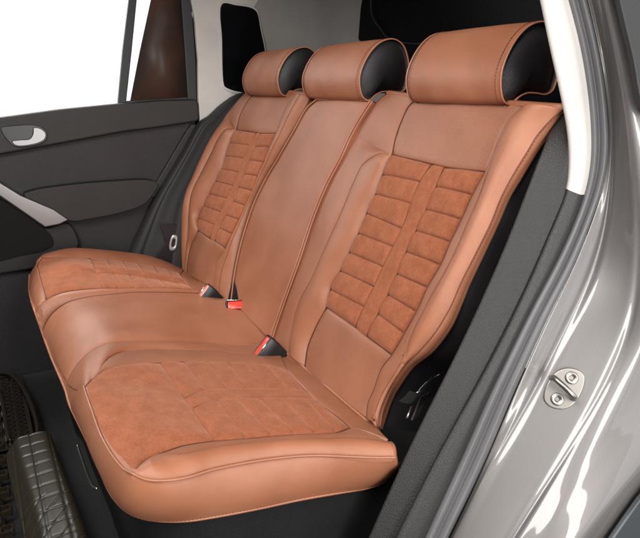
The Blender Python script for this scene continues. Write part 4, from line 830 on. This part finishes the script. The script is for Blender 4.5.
# ================================================================== FLOOR
fl = MB(); fl.box((0, -.6, -.40), (3.2, 3.4, .06)); fl.build('floor', CARP, None, kind='structure')
def mats():
    m = empty('floor_mat', (-.35, -.9, -.365), 'glossy smoke-coloured rubber floor mat with raised studs below the seat', 'floor mat')
    b = MB(); b.box((-.20, -.95, -.352), (1.25, .56, .010)); b.build('mat_sheet', MATR, m, bevel=.004)
    for pts in ([(-.26, -.62, -.335), (-.27, -.585, -.335), (-.30, -.565, -.335), (-.74, -.60, -.335), (-.80, -.64, -.335), (-.80, -1.1, -.335)], [(-.30, -.64, -.340), (-.70, -.66, -.340), (-.74, -.69, -.340), (-.74, -1.1, -.340)]):
        r = MB(); r.tube(curve(np.array(pts), 60), .008, 8); r.build('mat_rim', MATR, m)
    e = MB(); ys = np.linspace(-.70, -.575, 20); P = np.array([[(x, y, -.3445) for y in ys] for x in np.linspace(-.78, -.27, 60)]); e.grid(P); e.build('mat_edge', MATR, m)
    s = MB(); rr = random.Random(4)
    for i in range(30):
        for j in range(10):
            x = .34 - i * .040; y = -.668 - j * .046 - (i % 2) * .023; w, h = .030, .028; P = []
            if x < -.79: continue
            for k, z in ((1.25, -.348), (1.0, -.334), (.74, -.334), (.62, -.342), (.02, -.342)):
                P.append([(x + k * w/2 * sx, y + k * h/2 * sy, z) for sx, sy in ((-1, -.7), (-.7, -1), (.7, -1), (1, -.7), (1, .7), (.7, 1), (-.7, 1), (-1, .7))])
            s.grid(np.array(P), wrap=True)
    for i in range(16):
        for j in range(2):
            x = -.32 - i * .028; y = -.600 - j * .030; P = []
            for k, z in ((1.2, -.344), (1.0, -.338), (.72, -.338), (.6, -.343), (.02, -.343)):
                P.append([(x + k * .010 * sx, y + k * .011 * sy, z) for sx, sy in ((-1, -.6), (-.6, -1), (.6, -1), (1, -.6), (1, .6), (.6, 1), (-.6, 1), (-1, .6))])
            s.grid(np.array(P), wrap=True)
    s.build('raised_studs', MATR, m, smooth=False)
    t = empty('floor_mat', (.05, -.57, -.33), 'dull brown rubber mat flap pressed with square tiles, beside the seat base', 'floor mat')
    g = MB()
    prof = [(-.520, -.36), (-.522, -.315), (-.535, -.300), (-.575, -.298), (-.608, -.302), (-.622, -.318), (-.634, -.334), (-.642, -.344)]
    pc = spline(np.array([(0, y, z) for y, z in prof]), 12); xs = np.linspace(-.245, .36, 260)
    P = np.array([[(x, p[1] + .012 * math.sin(x * 5), p[2]) for p in pc] for x in xs])
    gx = np.abs((P[..., 0] + .5) % .052 - .026); gy = np.abs((P[..., 1] + 1.0) % .046 - .023)
    groove = np.exp(-(.026 - gx) / .0020) + np.exp(-(.023 - gy) / .0020)
    diag = np.abs(((P[..., 0] * .8 + P[..., 1]) + 1) % .052 - .026); groove = groove + np.exp(-(.026 - diag) / .0016) * (P[..., 0] > .06)
    P[..., 2] -= .003 * np.clip(groove, 0, 1.2)
    g.grid(P); e0 = P[0]; g.grid(np.array([e0, np.c_[e0[:, 0] - .002, e0[:, 1], np.full(len(e0), -.37)]])); g.build('tile_sheet', MATT, t)
mats()

# ================================================================== BACKDROP, CAMERA, LIGHT
bd = MB(); bd.grid(np.array([[(-3.4, -6, -1.2), (-3.4, 4, -1.2)], [(-3.4, -6, 4), (-3.4, 4, 4)]])); bd.build('backdrop', WALLM, None, kind='structure')
sf = MB(); sf.grid(np.array([[(-3.4, -6, -.75), (-3.4, 6, -.75)], [(6, -6, -.75), (6, 6, -.75)]])); sf.build('studio_floor', WALLM, None, kind='structure')
cam = bpy.data.cameras.new('Camera'); co = bpy.data.objects.new('Camera', cam); COL.objects.link(co); SC.camera = co
r_ = Vector((0.48790816, 0.87286951, 0.00666686)); u_ = Vector((-0.24816875, 0.13138841, 0.95976526)); f_ = Vector((-0.83687389, 0.46993181, -0.28072441))
Mx = Matrix(((r_.x, u_.x, -f_.x), (r_.y, u_.y, -f_.y), (r_.z, u_.z, -f_.z))); co.matrix_world = Matrix.Translation((1.4740257, -.6201281, .6346436)) @ Mx.to_4x4()
cam.sensor_fit = 'HORIZONTAL'; cam.sensor_width = 36; cam.lens = 610.85 / 640 * 36; cam.clip_start = .02; cam.clip_end = 100
cam.dof.use_dof = False

def area(name, loc, target, size, power, col=(1, 1, 1), sy=None):
    l = bpy.data.lights.new(name, 'AREA'); l.energy = power; l.color = col; l.shape = 'RECTANGLE'; l.size = size; l.size_y = sy or size
    o = bpy.data.objects.new(name, l); COL.objects.link(o); o.location = loc
    o.rotation_euler = (Vector(target) - Vector(loc)).to_track_quat('-Z', 'Y').to_euler(); return o
area('softbox_key', (2.30, -.12, .50), (.3, .05, .1), .34, 34, (1, .985, .96), 2.3)
area('softbox_front', (1.4, -1.5, 1.75), (.1, -.1, .1), 1.1, 56, (1, .98, .955), 1.1)
area('softbox_side', (2.9, 1.15, .5), (.85, .3, .1), 1.0, 12, (1, 1, 1), 2.2)
area('paint_fill_rear', (3.6, 3.4, .9), (.9, .3, .0), 2.6, 45, (1, .99, .98), 2.8)  # added lamp, only there to brighten reflections in the outer paint
area('backdrop_light', (-2.2, -1.2, 2.8), (-3.4, -1.6, .9), 1.6, 260, (1, 1, 1), 2.0)
w = bpy.data.worlds.new('World'); SC.world = w; w.use_nodes = True; bg = w.node_tree.nodes['Background']; bg.inputs[0].default_value = (.95, .96, 1, 1); bg.inputs[1].default_value = .08
SC.view_settings.view_transform = 'Standard'; SC.view_settings.look = 'None'; SC.view_settings.gamma = 1; SC.view_settings.exposure = .12
SC.render.engine = 'CYCLES'
